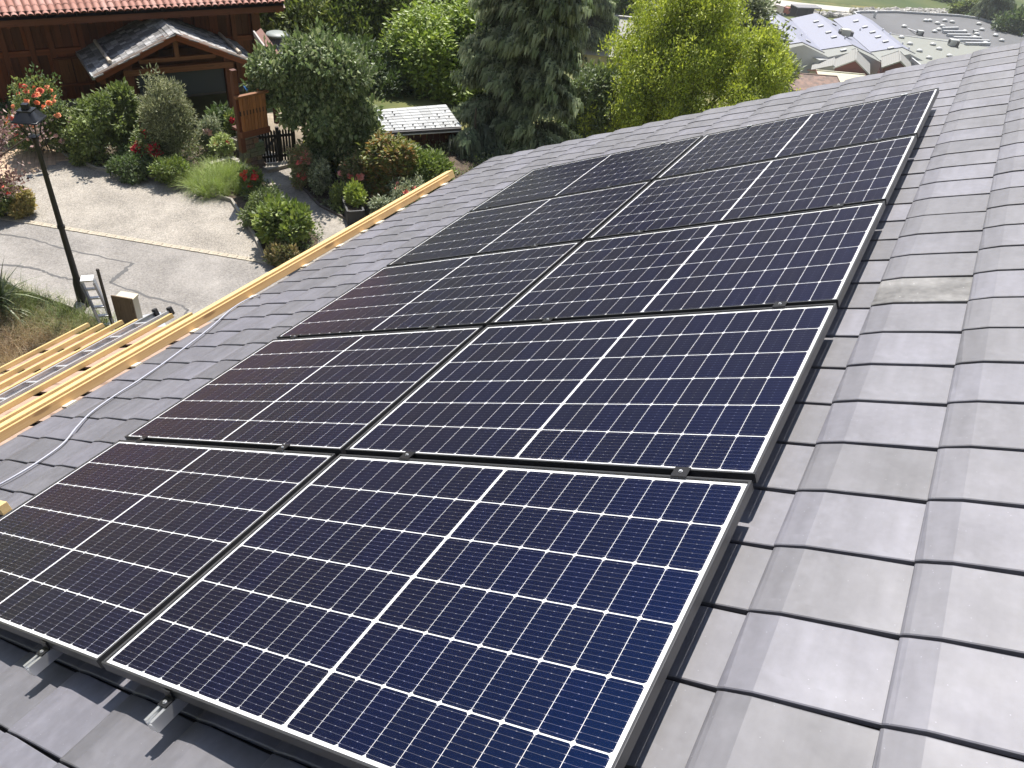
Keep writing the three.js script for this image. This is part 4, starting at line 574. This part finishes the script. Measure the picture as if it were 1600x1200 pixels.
// fills ellipsoid blobs [{c, r:[x,y,z]}] with leaf clumps; colours vary from clump to clump, paler on young shoot tips
function crown(parent, blobs, count, leaf, col, seed, name = 'crown') {
  const r = rng(seed); if (leaf.split) { const sr = rng(seed + 5), o = []; blobs.forEach(b => { for (let i = 0; i < leaf.split; i++) { const d = V3(sr() - .5, sr() - .5, sr() - .5).normalize().multiplyScalar(.45 + .5 * sr()), k = .38 + .24 * sr(); o.push(cBlob(b.c.clone().add(V3(d.x * b.r[0], d.y * b.r[1], d.z * b.r[2])), b.r[0] * k, b.r[1] * k * .85, b.r[2] * k)); } }); blobs = o; }
  const vol = blobs.map(b => b.r[0] * b.r[1] + b.r[0] * b.r[2]), tot = vol.reduce((a, b) => a + b, 0);
  const geo = clump(leaf.n || 12, leaf.len, leaf.wid, leaf.rad, seed % 5), im = new THREE.InstancedMesh(geo, leaf.mat || leafMat, count), M = new THREE.Matrix4(), q = new THREE.Quaternion(), e = new THREE.Euler(); let k = 0;
  const ns = seed * 17.3;
  blobs.forEach((b, bi) => {
    const m = Math.round(count * vol[bi] / tot), br = rng(seed + bi * 7);
    // sub lobes give an uneven outline
    const lobes = []; for (let i = 0; i < 14; i++) lobes.push([V3(br() - .5, br() - .35, br() - .5).normalize(), .12 + .3 * br()]);
    for (let i = 0; i < m && k < count; i++) {
      const d = V3(r() - .5, r() - .5, r() - .5); if (d.lengthSq() > .25) { i -= r() < .98 ? 1 : 0; continue; } d.normalize();
      let R = .74; for (const [l, h] of lobes) R += h * Math.max(0, d.dot(l) - .8) * 6; const rad = R * (1 - .42 * Math.pow(r(), 1.8));
      const p = b.c.clone().add(V3(d.x * b.r[0], d.y * b.r[1], d.z * b.r[2]).multiplyScalar(rad));
      const nz = vn(p.x / leaf.rad * .33 + ns + 100, p.y / leaf.rad * .33 + p.z / leaf.rad * .33 + 100, 4096, seed); if (nz < (leaf.gap ?? .3)) continue;
      q.setFromEuler(e.set((r() - .5) * 1.2, r() * 6.28, (r() - .5) * 1.2)); const s = .7 + .6 * r(); M.compose(p, q, V3(s, s, s)); im.setMatrixAt(k, M);
      const t = r(), a = col[Math.floor(r() * col.length)], v = .75 + .5 * t; im.setColorAt(k, C(a[0] * v, a[1] * v, a[2] * v)); k++;
    }
  });
  im.count = k; im.name = name; im.userData.kind = 'stuff'; im.castShadow = im.receiveShadow = true; parent.add(im); return im;
}
const cBlob = (c, rx, ry, rz) => ({ c, r: [rx, ry ?? rx, rz ?? rx] });
function limbs(t, base, blobs, rad, seed, m = barkMat) {
  const r = rng(seed), l = [], fork = base.clone().lerp(blobs[0].c, .45);
  blobs.forEach((b, i) => { const mid = fork.clone().lerp(b.c, .5).add(V3((r() - .5) * .4, .2 * r(), (r() - .5) * .4)); const rr = rad * (.35 + .2 * r()); l.push(limbGeo(fork, mid, rr, rr * .65), limbGeo(mid, b.c, rr * .65, rr * .25)); for (let k = 0; k < 3; k++) { const e = b.c.clone().add(V3((r() - .5) * 1.5 * b.r[0], (r() - .2) * b.r[1], (r() - .5) * 1.5 * b.r[2])); l.push(limbGeo(mid.clone().lerp(b.c, .3 + .5 * r()), e, rr * .3, rr * .08, 5)); } });
  mesh('trunk', limbGeo(base, fork, rad, rad * .7, 9), m, t); mesh('limbs', merge(l), m, t).userData.kind = 'stuff';
}
// tree from spots on the photograph: blobs [x, y, radius px, depth offset m]
function tree(name, label, D, list, leaf, count, col, seed, group, rad = .22) {
  const s = D / FPX * .98, blobs = list.map(([x, y, p, dz = 0, k = 1]) => cBlob(atD(x, y, D + dz), p * s, p * s * k, p * s));
  const c0 = blobs[0].c, base = V3(c0.x, groundY(c0.x, c0.z) - .1, c0.z), t = thing(name, label, 'tree', base.toArray(), 0, group);
  blobs.forEach(b => b.c.sub(base)); const low = Math.min(...blobs.map(b => b.c.y - b.r[1])); if (low < -2) { t.position.y += low; blobs.forEach(b => b.c.y -= low); }
  limbs(t, V3(0, 0, 0), blobs, rad, seed); crown(t, blobs, count, leaf, col, seed); return t;
}
function shrub(name, label, cat, px, py, w, h, leaf, count, col, seed, { flowers, group, lobes = 6, stems = 5, up = 0 } = {}) {
  const P = gp(px, py), m = mpp(P), W = w * m / 2 * .76, H = h * m * .9, r = rng(seed), t = thing(name, label, cat, [P.x, GY + up, P.z], 0, group);
  const blobs = [cBlob(V3(0, H * .5, 0), W * .62, H * .42, W * .62)];
  for (let i = 0; i < lobes; i++) { const a = i / lobes * 6.28 + r(), k = .35 + .3 * r(); blobs.push(cBlob(V3(Math.cos(a) * W * k, H * (.25 + .55 * r()), Math.sin(a) * W * k), W * (.35 + .2 * r()), H * (.2 + .12 * r()), W * (.35 + .2 * r()))); }
  const l = []; for (let i = 0; i < stems; i++) { const b = blobs[i % blobs.length].c; l.push(limbGeo(V3((r() - .5) * W * .4, 0, (r() - .5) * W * .4), b, .018, .008, 5)); }
  mesh('stems', merge(l), barkMat, t); crown(t, blobs, count, leaf, col, seed, 'foliage');
  if (flowers) for (let i = 0; i < flowers.n; i++) { const b = blobs[1 + Math.floor(r() * (blobs.length - 1))], d = V3(r() - .5 + .4, r() * .9, r() - .5 + .3).normalize(); const p = b.c.clone().add(V3(d.x * b.r[0], d.y * b.r[1], d.z * b.r[2]).multiplyScalar(1.12)); const s = flowers.s * (.7 + .6 * r()), f = mesh('flower', bloom, flowers.m[Math.floor(r() * flowers.m.length)], t, p.toArray(), [r() * .8, r() * 6, r() * .8]); f.scale.setScalar(s); }
  return t;
}
const bloom = (() => { const l = []; for (let k = 0; k < 3; k++) for (let i = 0; i < 5; i++) { const a = i * 1.2566 + k * .6, g = new THREE.CircleGeometry(.5 - .1 * k, 5).rotateX(-1.2 + k * .35).translate(0, .1 + .13 * k, .36 - .1 * k).rotateY(a); l.push(g); } return merge(l); })();
const pet = (r, g, b) => new THREE.MeshStandardMaterial({ color: C(r, g, b), roughness: .7, side: THREE.DoubleSide });
const orange = [pet(.75, .18, .06), pet(.8, .28, .13), pet(.62, .10, .05)], pinkF = [pet(.75, .42, .38), pet(.78, .6, .55)], redF = [pet(.55, .01, .02), pet(.42, .006, .02), pet(.66, .03, .05)], coral = [pet(.72, .16, .13), pet(.78, .3, .25)], whiteF = [pet(.75, .7, .66)];
const gDark = [[.030, .052, .014], [.045, .075, .02], [.06, .09, .03]], gMid = [[.06, .088, .018], [.09, .122, .026], [.042, .062, .015], [.125, .15, .04]], gLime = [[.21, .25, .03], [.165, .205, .024], [.26, .295, .045], [.11, .14, .02]], gFresh = [[.085, .125, .022], [.115, .15, .03], [.06, .09, .017]], gOlive = [[.10, .115, .065], [.15, .165, .10], [.06, .072, .035], [.21, .22, .15]], gGrey = [[.13, .155, .105], [.18, .20, .15], [.08, .10, .06]], gConifer = [[.07, .094, .058], [.11, .135, .096], [.15, .175, .135], [.05, .068, .038]];
const L1 = { n: 9, len: .125, wid: .07, rad: .14 }, L2 = { n: 10, len: .09, wid: .045, rad: .10 }, L3 = { n: 11, len: .19, wid: .10, rad: .27, gap: .34, split: 10 }, L4 = { n: 12, len: .4, wid: .2, rad: .5, gap: .3, split: 7 }, L5 = { n: 14, len: 1.1, wid: .55, rad: 1.5, gap: .2, split: 6 };

// ---- trees behind the garden
tree('walnut_tree', 'tall mid-green broadleaf tree right behind the chalet corner', 36, [[500, 30, 78], [455, 45, 50, -1], [560, 15, 70, 1], [520, 90, 55, -1], [440, 5, 50, 2], [600, 60, 55, 1], [570, 110, 40]], L3, 9000, gMid, 201);
tree('broadleaf_tree', 'bright fresh green rounded tree above the garden shed, left of the spruce', 32, [[690, 85, 62], [720, 60, 45, 1], [650, 75, 45, -1], [740, 95, 38, 0], [680, 125, 40, -1], [640, 115, 34, -1], [715, 130, 32]], L3, 7000, [[.12, .17, .025], [.16, .21, .035], [.08, .12, .02]], 202);
tree('broadleaf_tree', 'dark green tree rising at the top edge behind the bright green tree', 44, [[660, 5, 62], [610, 20, 50], [720, 5, 55, 1], [760, 20, 42], [590, 80, 50], [640, 60, 55], [600, 140, 42]], L3, 8000, gDark, 203);
tree('shade_tree', 'dark shadowy low tree between the shed roof and the walnut tree', 31, [[600, 135, 42], [560, 120, 36], [640, 160, 34], [580, 165, 32], [700, 165, 30]], L3, 4500, gDark, 204);
tree('lilac_bush', 'large grey-green bush right of the chalet with pale stems showing underneath', 22.6, [[490, 125, 56], [445, 125, 40], [535, 135, 40], [495, 92, 44], [500, 170, 46], [540, 190, 34], [455, 165, 30], [515, 220, 36]], { ...L1, len: .14, wid: .08, rad: .17, gap: .28, split: 8 }, 7500, [[.07, .10, .038], [.10, .14, .06], [.05, .075, .027], [.16, .19, .11]], 205, undefined, .06);
// ---- weeping spruce: drooping sprays on whorled boughs
function spray(seed) { const r = rng(seed), pos = []; for (let i = 0; i < 34; i++) { const t = i / 34, c = V3((r() - .5) * .22, -t * .20 + (r() - .5) * .05, t * .62), d = V3((r() - .5) * 1.5, -.9 - r() * .5, .35 * r()).normalize(), s = V3(r() - .5, 0, r() - .5).normalize(), L = .16 + .16 * r(), w = .026 + .016 * r(); const a = c.clone().addScaledVector(s, w), b = c.clone().addScaledVector(s, -w), e = c.clone().addScaledVector(d, L); for (const p of [a, b, e]) pos.push(p.x, p.y, p.z); } const g = new THREE.BufferGeometry(); g.setAttribute('position', new THREE.Float32BufferAttribute(pos, 3)); g.computeVertexNormals(); return g; }
const sprayG = [spray(1), spray(2), spray(3)];
function conifer(name, label, P, H, R, count, col, seed, sc = 1, lowest = .02) {
  const t = thing(name, label, 'tree', P.toArray()), r = rng(seed); mesh('trunk', new THREE.CylinderGeometry(.03, R * .07, H, 8).translate(0, H / 2, 0), barkMat, t);
  const im = new THREE.InstancedMesh(sprayG[seed % 3], leafMat, count), M = new THREE.Matrix4(), q = new THREE.Quaternion(), q2 = new THREE.Quaternion(); let k = 0; const boughs = Math.round(count / 26), bl = [];
  for (let b = 0; b < boughs && k < count; b++) { const h = lowest + (1 - lowest) * (1 - Math.pow(r(), .62)), a = r() * 6.283, len = R * Math.pow(1 - h, .95) * (.62 + .45 * r()) + .1, n = 26; if (b % 3 == 0) bl.push(limbGeo(V3(0, h * H, 0), V3(Math.cos(a) * len * .8, h * H - .12 * len, Math.sin(a) * len * .8), .03 * sc, .008, 4));
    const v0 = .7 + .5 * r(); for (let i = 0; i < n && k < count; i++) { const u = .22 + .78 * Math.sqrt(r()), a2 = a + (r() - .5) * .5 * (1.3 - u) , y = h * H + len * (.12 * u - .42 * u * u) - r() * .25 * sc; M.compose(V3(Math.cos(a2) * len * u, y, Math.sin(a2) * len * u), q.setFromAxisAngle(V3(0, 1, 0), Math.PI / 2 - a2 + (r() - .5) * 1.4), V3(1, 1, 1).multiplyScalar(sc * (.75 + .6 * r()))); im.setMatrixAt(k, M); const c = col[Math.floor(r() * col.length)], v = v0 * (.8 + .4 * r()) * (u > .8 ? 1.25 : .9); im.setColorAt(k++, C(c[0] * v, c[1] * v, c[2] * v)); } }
  im.count = k; im.name = 'crown'; im.userData.kind = 'stuff'; t.add(im); mesh('limbs', merge(bl), barkMat, t).userData.kind = 'stuff'; return t;
}
{
  const P = atD(803, 235, 27); P.y = atD(803, 290, 27).y - 1.5; conifer('weeping_spruce', 'tall dark grey-green weeping spruce in the middle between the shed and the lime green tree', P, 16.5, 2.15, 6000, gConifer, 211, 1.15);
  const Q = atD(738, 262, 25); Q.y -= 1.0; conifer('weeping_spruce', 'low spreading grey-green spruce boughs right of the garden shed', Q, 3.0, 1.0, 1300, [[.05, .07, .05], [.075, .095, .075], [.035, .05, .035]], 212, 1.0);
}
// ---- lime green tree and its surroundings
tree('lime_green_tree', 'big airy lime green tree standing just beyond the far roof edge', 39, [[1070, 120, 85], [1000, 130, 60, -1], [1110, 60, 62, 1], [1050, 45, 55], [1160, 120, 60], [960, 165, 50, -1], [1130, 175, 60, -2], [1040, 190, 65, -2], [960, 205, 40, -1], [1180, 172, 32], [1100, 15, 45], [1010, 70, 42, 1], [1180, 80, 32], [932, 190, 40, -2], [945, 145, 34, -1], [975, 180, 40, -2]], { ...L3, n: 13, len: .14, wid: .07, rad: .24, gap: .42, split: 14 }, 21000, gLime, 221, undefined, .25);
tree('whitebeam_tree', 'silvery grey-green tree behind the right side of the lime green tree', 70, [[1185, 70, 28], [1200, 120, 26], [1172, 40, 26], [1208, 145, 22], [1175, 110, 36], [1150, 30, 24]], L4, 4200, gGrey, 222);
tree('broadleaf_tree', 'dark green tree at the top edge left of the bleached barn roof', 105, [[960, 5, 34], [930, 15, 34], [985, -5, 26], [900, 0, 32], [870, 10, 30], [940, 50, 18]], L4, 3000, gDark, 223);
{ const P = atD(912, 72, 92); conifer('dark_conifer', 'dark conifer beside the dry meadow, left of the bleached barn', P, 12, 3.1, 2600, gConifer, 213, 2.0); const Q = atD(926, 66, 98); conifer('dark_conifer', 'slightly taller dark conifer just behind the one by the dry meadow', Q, 13, 3.2, 2400, gConifer, 214, 2.0); }
tree('olive_shrub_tree', 'small loose grey-green tree at the foot of the spruce left of the lime tree', 37, [[915, 170, 34], [930, 140, 28], [900, 200, 32], [940, 190, 28]], L3, 2400, [[.06, .085, .035], [.09, .12, .05]], 224);
// ---- trees on the valley floor
{ const P = atD(1545, 36, 330); P.y = VY; conifer('dark_conifer', 'dark conifer at the top right corner behind the flat roof', P, 20, 8, 1800, gConifer, 216, 5.5); }
const vt = (x, y, D, rp_, n, col, seed, label) => tree('valley_tree', label, D, rp_.map(([dx, dy, p]) => [x + dx, y + dy, p]), L5, n, col, seed);
vt(1585, 40, 318, [[0, 0, 20], [16, -6, 18], [-14, 10, 14], [4, 12, 14]], 900, gDark, 231, 'dark rounded bush mass at the right picture edge behind the flat roof');
vt(1510, 16, 345, [[0, 0, 11], [-10, 2, 8], [9, 3, 8]], 420, gMid, 232, 'small green bush left of the dark conifer on the river bank');
vt(1350, 4, 400, [[0, 0, 10], [18, 0, 9], [40, 0, 8]], 420, gDark, 233, 'dark green clump of trees at the top edge above the white halls');
vt(1440, 5, 400, [[0, 0, 9], [22, 1, 9], [44, 3, 8]], 420, gDark, 234, 'dark green hedge of trees at the top edge above the flat roof');
vt(1190, 8, 300, [[0, 0, 12], [-22, -2, 12], [14, 4, 8]], 500, gMid, 235, 'green bushes along the valley road left of the tiny lorry');
// ---- garden shrubs and flowers
const rose = { ...L2, len: .075, wid: .045, gap: .25 };
shrub('rose_bush', 'tall rose bush with orange blooms beside the lantern in front of the chalet wall', 'rose bush', 70, 236, 112, 100, rose, 1500, [[.06, .10, .03], [.13, .16, .05], [.04, .07, .02]], 301, { flowers: { n: 64, s: .105, m: orange } });
shrub('rose_bush', 'rose bush with pale pink blooms between the orange roses and the leafy shrub', 'rose bush', 108, 238, 60, 70, rose, 1000, gMid, 302, { flowers: { n: 36, s: .11, m: pinkF } });
shrub('leafy_shrub', 'yellow-green upright shrub in front of the shuttered window', 'shrub', 162, 250, 82, 108, { ...L1, gap: .36, split: 7 }, 2400, [[.085, .115, .03], [.11, .145, .04], [.06, .085, .02]], 303);
shrub('leafy_shrub', 'narrow yellow-green upright shrub between the shutters and the olive-grey shrub', 'shrub', 207, 240, 44, 98, { ...L1, gap: .36, split: 7 }, 1300, [[.085, .115, .03], [.12, .15, .045], [.06, .085, .02]], 304);
shrub('low_shrub', 'low small-leaved green shrub at the front of the bed beside the brick patio', 'shrub', 132, 252, 46, 46, L2, 900, gMid, 305);
shrub('olive_shrub', 'tall rounded olive-grey shrub standing before the porch', 'shrub', 276, 256, 88, 128, { ...L1, len: .10, wid: .028, rad: .14, gap: .24 }, 4200, gOlive, 306, { lobes: 9 });
shrub('red_rose_bush', 'rose bush covered in deep red blooms left of the olive-grey shrub', 'rose bush', 236, 264, 48, 56, rose, 900, gMid, 307, { flowers: { n: 70, s: .10, m: redF } });
shrub('ground_cover', 'low dark ground-covering plants at the bed edge under the red roses', 'plant', 215, 272, 90, 30, L2, 1200, gDark, 308);
shrub('ground_cover', 'low green plants at the bed edge right of the red roses', 'plant', 270, 284, 60, 34, L2, 900, gFresh, 309);
shrub('white_rose_bush', 'round grey-leaved rose bush on a stem right of the olive-grey shrub', 'rose bush', 335, 240, 40, 62, rose, 900, gGrey, 310, { flowers: { n: 6, s: .12, m: pinkF } });
shrub('geranium', 'dark red geranium in the square stone pot by the pillar', 'flower', 370, 232, 26, 34, rose, 350, gMid, 311, { flowers: { n: 14, s: .10, m: redF }, up: .35 });
shrub('trough_plant', 'pale green trailing plants in the long stone trough', 'plant', 352, 251, 36, 26, L2, 400, [[.14, .18, .06], [.2, .24, .1]], 312, { flowers: { n: 4, s: .09, m: coral }, up: .25 });
shrub('poppy', 'orange-red flowers at the right end of the grass tuft', 'flower', 394, 302, 34, 34, L2, 350, gFresh, 313, { flowers: { n: 9, s: .13, m: [pet(.72, .09, .03), pet(.65, .04, .03)] } });
shrub('leafy_shrub', 'broad green shrub on the bed tip beside the garden path', 'shrub', 444, 384, 92, 72, { ...L1, gap: .3, split: 8 }, 3000, gFresh, 314, { lobes: 9 });
shrub('leafy_shrub', 'dull green low shrub between the grass tuft and the broad shrub', 'shrub', 412, 352, 62, 56, { ...L2, gap: .2 }, 1500, [[.07, .10, .03], [.10, .13, .045], [.05, .07, .025]], 315);
shrub('dry_plant', 'small brownish green plant at the very tip of the bed', 'plant', 444, 414, 50, 30, L2, 700, [[.12, .12, .05], [.08, .10, .035], [.16, .13, .06]], 316);
shrub('red_flower_bush', 'bush with coral red flower heads at the right of the picket gate', 'flower', 472, 292, 38, 56, rose, 700, [[.13, .15, .07], [.18, .15, .09]], 317, { flowers: { n: 34, s: .11, m: coral } });
shrub('grey_leaf_plant', 'grey-green bushy plant beside the coral flowers along the path', 'plant', 502, 304, 32, 48, L2, 700, gGrey, 318);
shrub('leafy_shrub', 'green plants with some yellow leaves below the lilac bush', 'shrub', 505, 262, 70, 64, L1, 1300, [[.05, .08, .02], [.08, .11, .03], [.2, .18, .03]], 319);
shrub('leafy_shrub', 'yellow-green flowering stalks in the bed left of the planter', 'plant', 530, 324, 24, 40, L2, 500, [[.13, .16, .04], [.1, .13, .04]], 320);
shrub('pink_rose_bush', 'pinkish rose bush behind the whole planter', 'rose bush', 556, 308, 56, 70, rose, 1000, [[.09, .10, .05], [.12, .10, .06], [.07, .09, .03]], 321, { flowers: { n: 24, s: .10, m: coral } });
shrub('copper_shrub', 'tall shrub with yellow-green and coppery leaves in front of the shed', 'shrub', 612, 312, 84, 100, { ...L1, gap: .36, split: 7 }, 3000, [[.14, .13, .03], [.10, .12, .025], [.17, .10, .03], [.07, .09, .02]], 322, { lobes: 8 });
shrub('leafy_shrub', 'bright green shrub at the end of the yellow beam below the spruce', 'shrub', 662, 305, 96, 84, { ...L1, gap: .34, split: 8 }, 3000, gFresh, 323, { lobes: 9 });
shrub('tall_shoots', 'thin upright green shoots standing before the shed roof', 'shrub', 580, 262, 50, 60, { ...L1, gap: .34 }, 1500, gMid, 324);
shrub('bed_plants', 'low mixed greenery with coral flowers between the planters and the beam', 'plant', 640, 340, 70, 60, L2, 1400, gGrey, 325, { flowers: { n: 8, s: .1, m: coral } });
shrub('planter_plant', 'yellow-green leafy plants growing in the whole planter box', 'plant', 556, 336, 34, 30, L2, 450, [[.16, .2, .03], [.12, .16, .03]], 326, { up: .3 });
shrub('planter_plant', 'pale green plants in the planter box half hidden by the beam', 'plant', 598, 352, 34, 26, L2, 400, gGrey, 327, { up: .3 });
shrub('hedge_plants', 'dense dark green plants behind the bed along the chalet wall', 'shrub', 30, 208, 130, 40, L1, 1400, gDark, 328);
shrub('porch_plant', 'dark green potted plant in the shade under the porch', 'plant', 345, 216, 46, 40, L1, 700, gDark, 329);
shrub('rose_bush', 'rose bush with salmon blooms at the left picture edge beside the purple tree', 'rose bush', 8, 338, 46, 62, rose, 900, gMid, 330, { flowers: { n: 12, s: .13, m: [pet(.72, .06, .04), pet(.75, .12, .08)] } });
shrub('yellow_shrub', 'small round yellow-leaved shrub at the left edge beside the paving strip', 'shrub', 36, 336, 34, 36, L2, 800, [[.19, .165, .06], [.14, .14, .05], [.24, .19, .08]], 331);
// purple leaved plum reaching in from the left
{
  const blobs = [[-34, 240, 40], [4, 232, 24, -.4], [34, 208, 16, .2], [8, 262, 20, -.3], [-24, 285, 28], [16, 284, 11], [56, 206, 11, .3]], D = 18.2, s = D / FPX * 1.15, base = V3(0, 0, 0), p0 = gp(-70, 330), t = thing('purple_plum_tree', 'purple-leaved plum tree reaching in from the left picture edge behind the lamp post', 'tree', [p0.x, GY, p0.z]);
  const bl = blobs.map(([x, y, p, dz = 0]) => cBlob(atD(x, y, D + dz).sub(V3(p0.x, GY, p0.z)), p * s)); limbs(t, base, bl, .07, 340); crown(t, bl, 900, { ...L1, len: .075, wid: .045, rad: .14, gap: .46 }, [[.10, .055, .062], [.15, .09, .10], [.06, .03, .038], [.24, .17, .18]], 341);
}
// ---- grasses
function blade(L, w, bend, seg = 4) { const pos = []; const P = t => [V3(-w / 2 * (1 - t), L * t * (1 - bend * .35 * t), L * bend * t * t), V3(w / 2 * (1 - t), L * t * (1 - bend * .35 * t), L * bend * t * t)]; for (let i = 0; i < seg; i++) { const [a, b] = P(i / seg), [c, d] = P((i + 1) / seg); for (const p of i < seg - 1 ? [a, b, d, a, d, c] : [a, b, c]) pos.push(p.x, p.y, p.z); } const g = new THREE.BufferGeometry(); g.setAttribute('position', new THREE.Float32BufferAttribute(pos, 3)); g.computeVertexNormals(); return g; }
function tuftGeo(n, L, w, seed, spread = .1) { const r = rng(seed), l = []; for (let i = 0; i < n; i++) l.push(blade(L * (.6 + .6 * r()), w, .2 + .9 * r()).rotateY(r() * 6.28).translate((r() - .5) * spread, 0, (r() - .5) * spread)); return merge(l.map(g => { g.setAttribute('uv', new THREE.Float32BufferAttribute(new Float32Array(g.attributes.position.count * 2), 2)); return g; })); }
{
  const P = gp(340, 292), r = rng(351), t = thing('grass_tuft', 'big soft bright green grass tuft at the bed corner beside the path', 'ornamental grass', [P.x, GY, P.z]);
  const im = new THREE.InstancedMesh(tuftGeo(26, .62, .012, 5), leafMat, 150), M = new THREE.Matrix4(), q = new THREE.Quaternion(); let k = 0;
  for (let i = 0; i < 150; i++) { const a = r() * 6.28, R = Math.sqrt(r()) * .75; M.compose(V3(Math.cos(a) * R, .02, Math.sin(a) * R), q.setFromEuler(new THREE.Euler(Math.sin(a) * R * .8, r() * 6, -Math.cos(a) * R * .8)), V3(1, .8 + .5 * r(), 1)); im.setMatrixAt(k, M); const v = .8 + .5 * r(); im.setColorAt(k++, C(.14 * v, .185 * v, .045 * v)); }
  im.name = 'blades'; im.userData.kind = 'stuff'; t.add(im);
  // grass bank by the road: green near the lamp, hay coloured in front
  const n = 1500, b = new THREE.InstancedMesh(tuftGeo(14, .42, .012, 6, .22), leafMat, n); k = 0;
  for (let i = 0; i < n; i++) { const x = -140 + 330 * r(), y = 408 + 210 * r(); if (y < 452 + (x - 38) * .36 + 6 || y > 640) continue; const p = gp(x, y, GY + .02), hay = clamp((y - 498 - (x - 60) * .25) / 40 + (r() - .5)); M.compose(p, q.setFromEuler(new THREE.Euler((r() - .5) * .9, r() * 6, (r() - .5) * .9)), V3(1, .7 + .7 * r(), 1)); b.setMatrixAt(k, M); const v = .7 + .6 * r(), c = mix3([.085, .115, .03], r() < .5 ? [.15, .10, .06] : [.20, .155, .095], hay); b.setColorAt(k++, C(c[0] * v, c[1] * v, c[2] * v)); }
  b.count = k; b.name = 'bank_grass'; b.userData.kind = 'stuff'; tag(b, 'rough grass bank by the road, green at the lamp and straw-brown towards the battens'); scene.add(b);
  // yucca: every leaf its own
  const yp = gp(2, 492), y = thing('yucca', 'spiky yucca with long pointed leaves at the left edge on the grass bank', 'yucca', [yp.x, GY, yp.z]), yg = [.25, .55, .9].map(bend => blade(.95, .062, bend, 5)), ym = [[.09, .125, .04], [.13, .16, .06], [.06, .09, .025], [.24, .25, .12]].map(c => new THREE.MeshStandardMaterial({ color: C(...c), roughness: .45, side: THREE.DoubleSide }));
  for (let i = 0; i < 85; i++) { const m = mesh('leaf', yg[Math.floor(r() * 3)], ym[Math.floor(r() * 4)], y, [(r() - .5) * .2, .05 + .3 * r(), (r() - .5) * .2]); m.rotation.order = 'YXZ'; m.rotation.set(.1 + 1.0 * r(), r() * 6.28, 0); m.scale.setScalar(.75 + .45 * r()); }
  for (let i = 0; i < 3; i++) mesh('stem', new THREE.CylinderGeometry(.05, .07, .4, 8).translate(0, .2, 0), barkMat, y, [(r() - .5) * .3, 0, (r() - .5) * .3]);
}
// low mixed greenery that covers the soil of both beds
for (const [key, n, lab] of [['left', 1500, 'low mixed greenery covering the soil of the long flower bed'], ['right', 900, 'low mixed greenery covering the soil behind the planter boxes']]) {
  const r = rng(key.length * 91), poly = P2(bedPolys[key]), ins = (x, z) => { let c = false; for (let i = 0, j = poly.length - 1; i < poly.length; j = i++) if ((poly[i].z > z) != (poly[j].z > z) && x < (poly[j].x - poly[i].x) * (z - poly[i].z) / (poly[j].z - poly[i].z) + poly[i].x) c = !c; return c; };
  const bb = new THREE.Box3().setFromPoints(poly), im = new THREE.InstancedMesh(clump(14, .075, .035, .13, 3), leafMat, n), M = new THREE.Matrix4(), q = new THREE.Quaternion(), cols = [...gMid, ...gDark, ...gGrey]; let k = 0;
  for (let i = 0; i < n * 8 && k < n; i++) { const x = bb.min.x + (bb.max.x - bb.min.x) * r(), z = bb.min.z + (bb.max.z - bb.min.z) * r(); if (!ins(x, z) || vn(x * 1.3 + 200, z * 1.3 + 200, 4096, 3) < .4) continue; M.compose(V3(x, GY + .04 + .22 * r() * r(), z), q.setFromEuler(new THREE.Euler(r(), r() * 6, r())), V3(1, 1, 1).multiplyScalar(.6 + .9 * r())); im.setMatrixAt(k, M); const c = cols[Math.floor(r() * cols.length)]; im.setColorAt(k++, C(...c)); }
  im.count = k; im.name = numbered('bed_greenery'); im.userData.kind = 'stuff'; tag(im, lab); scene.add(im);
}
renderer.render(scene, camera);
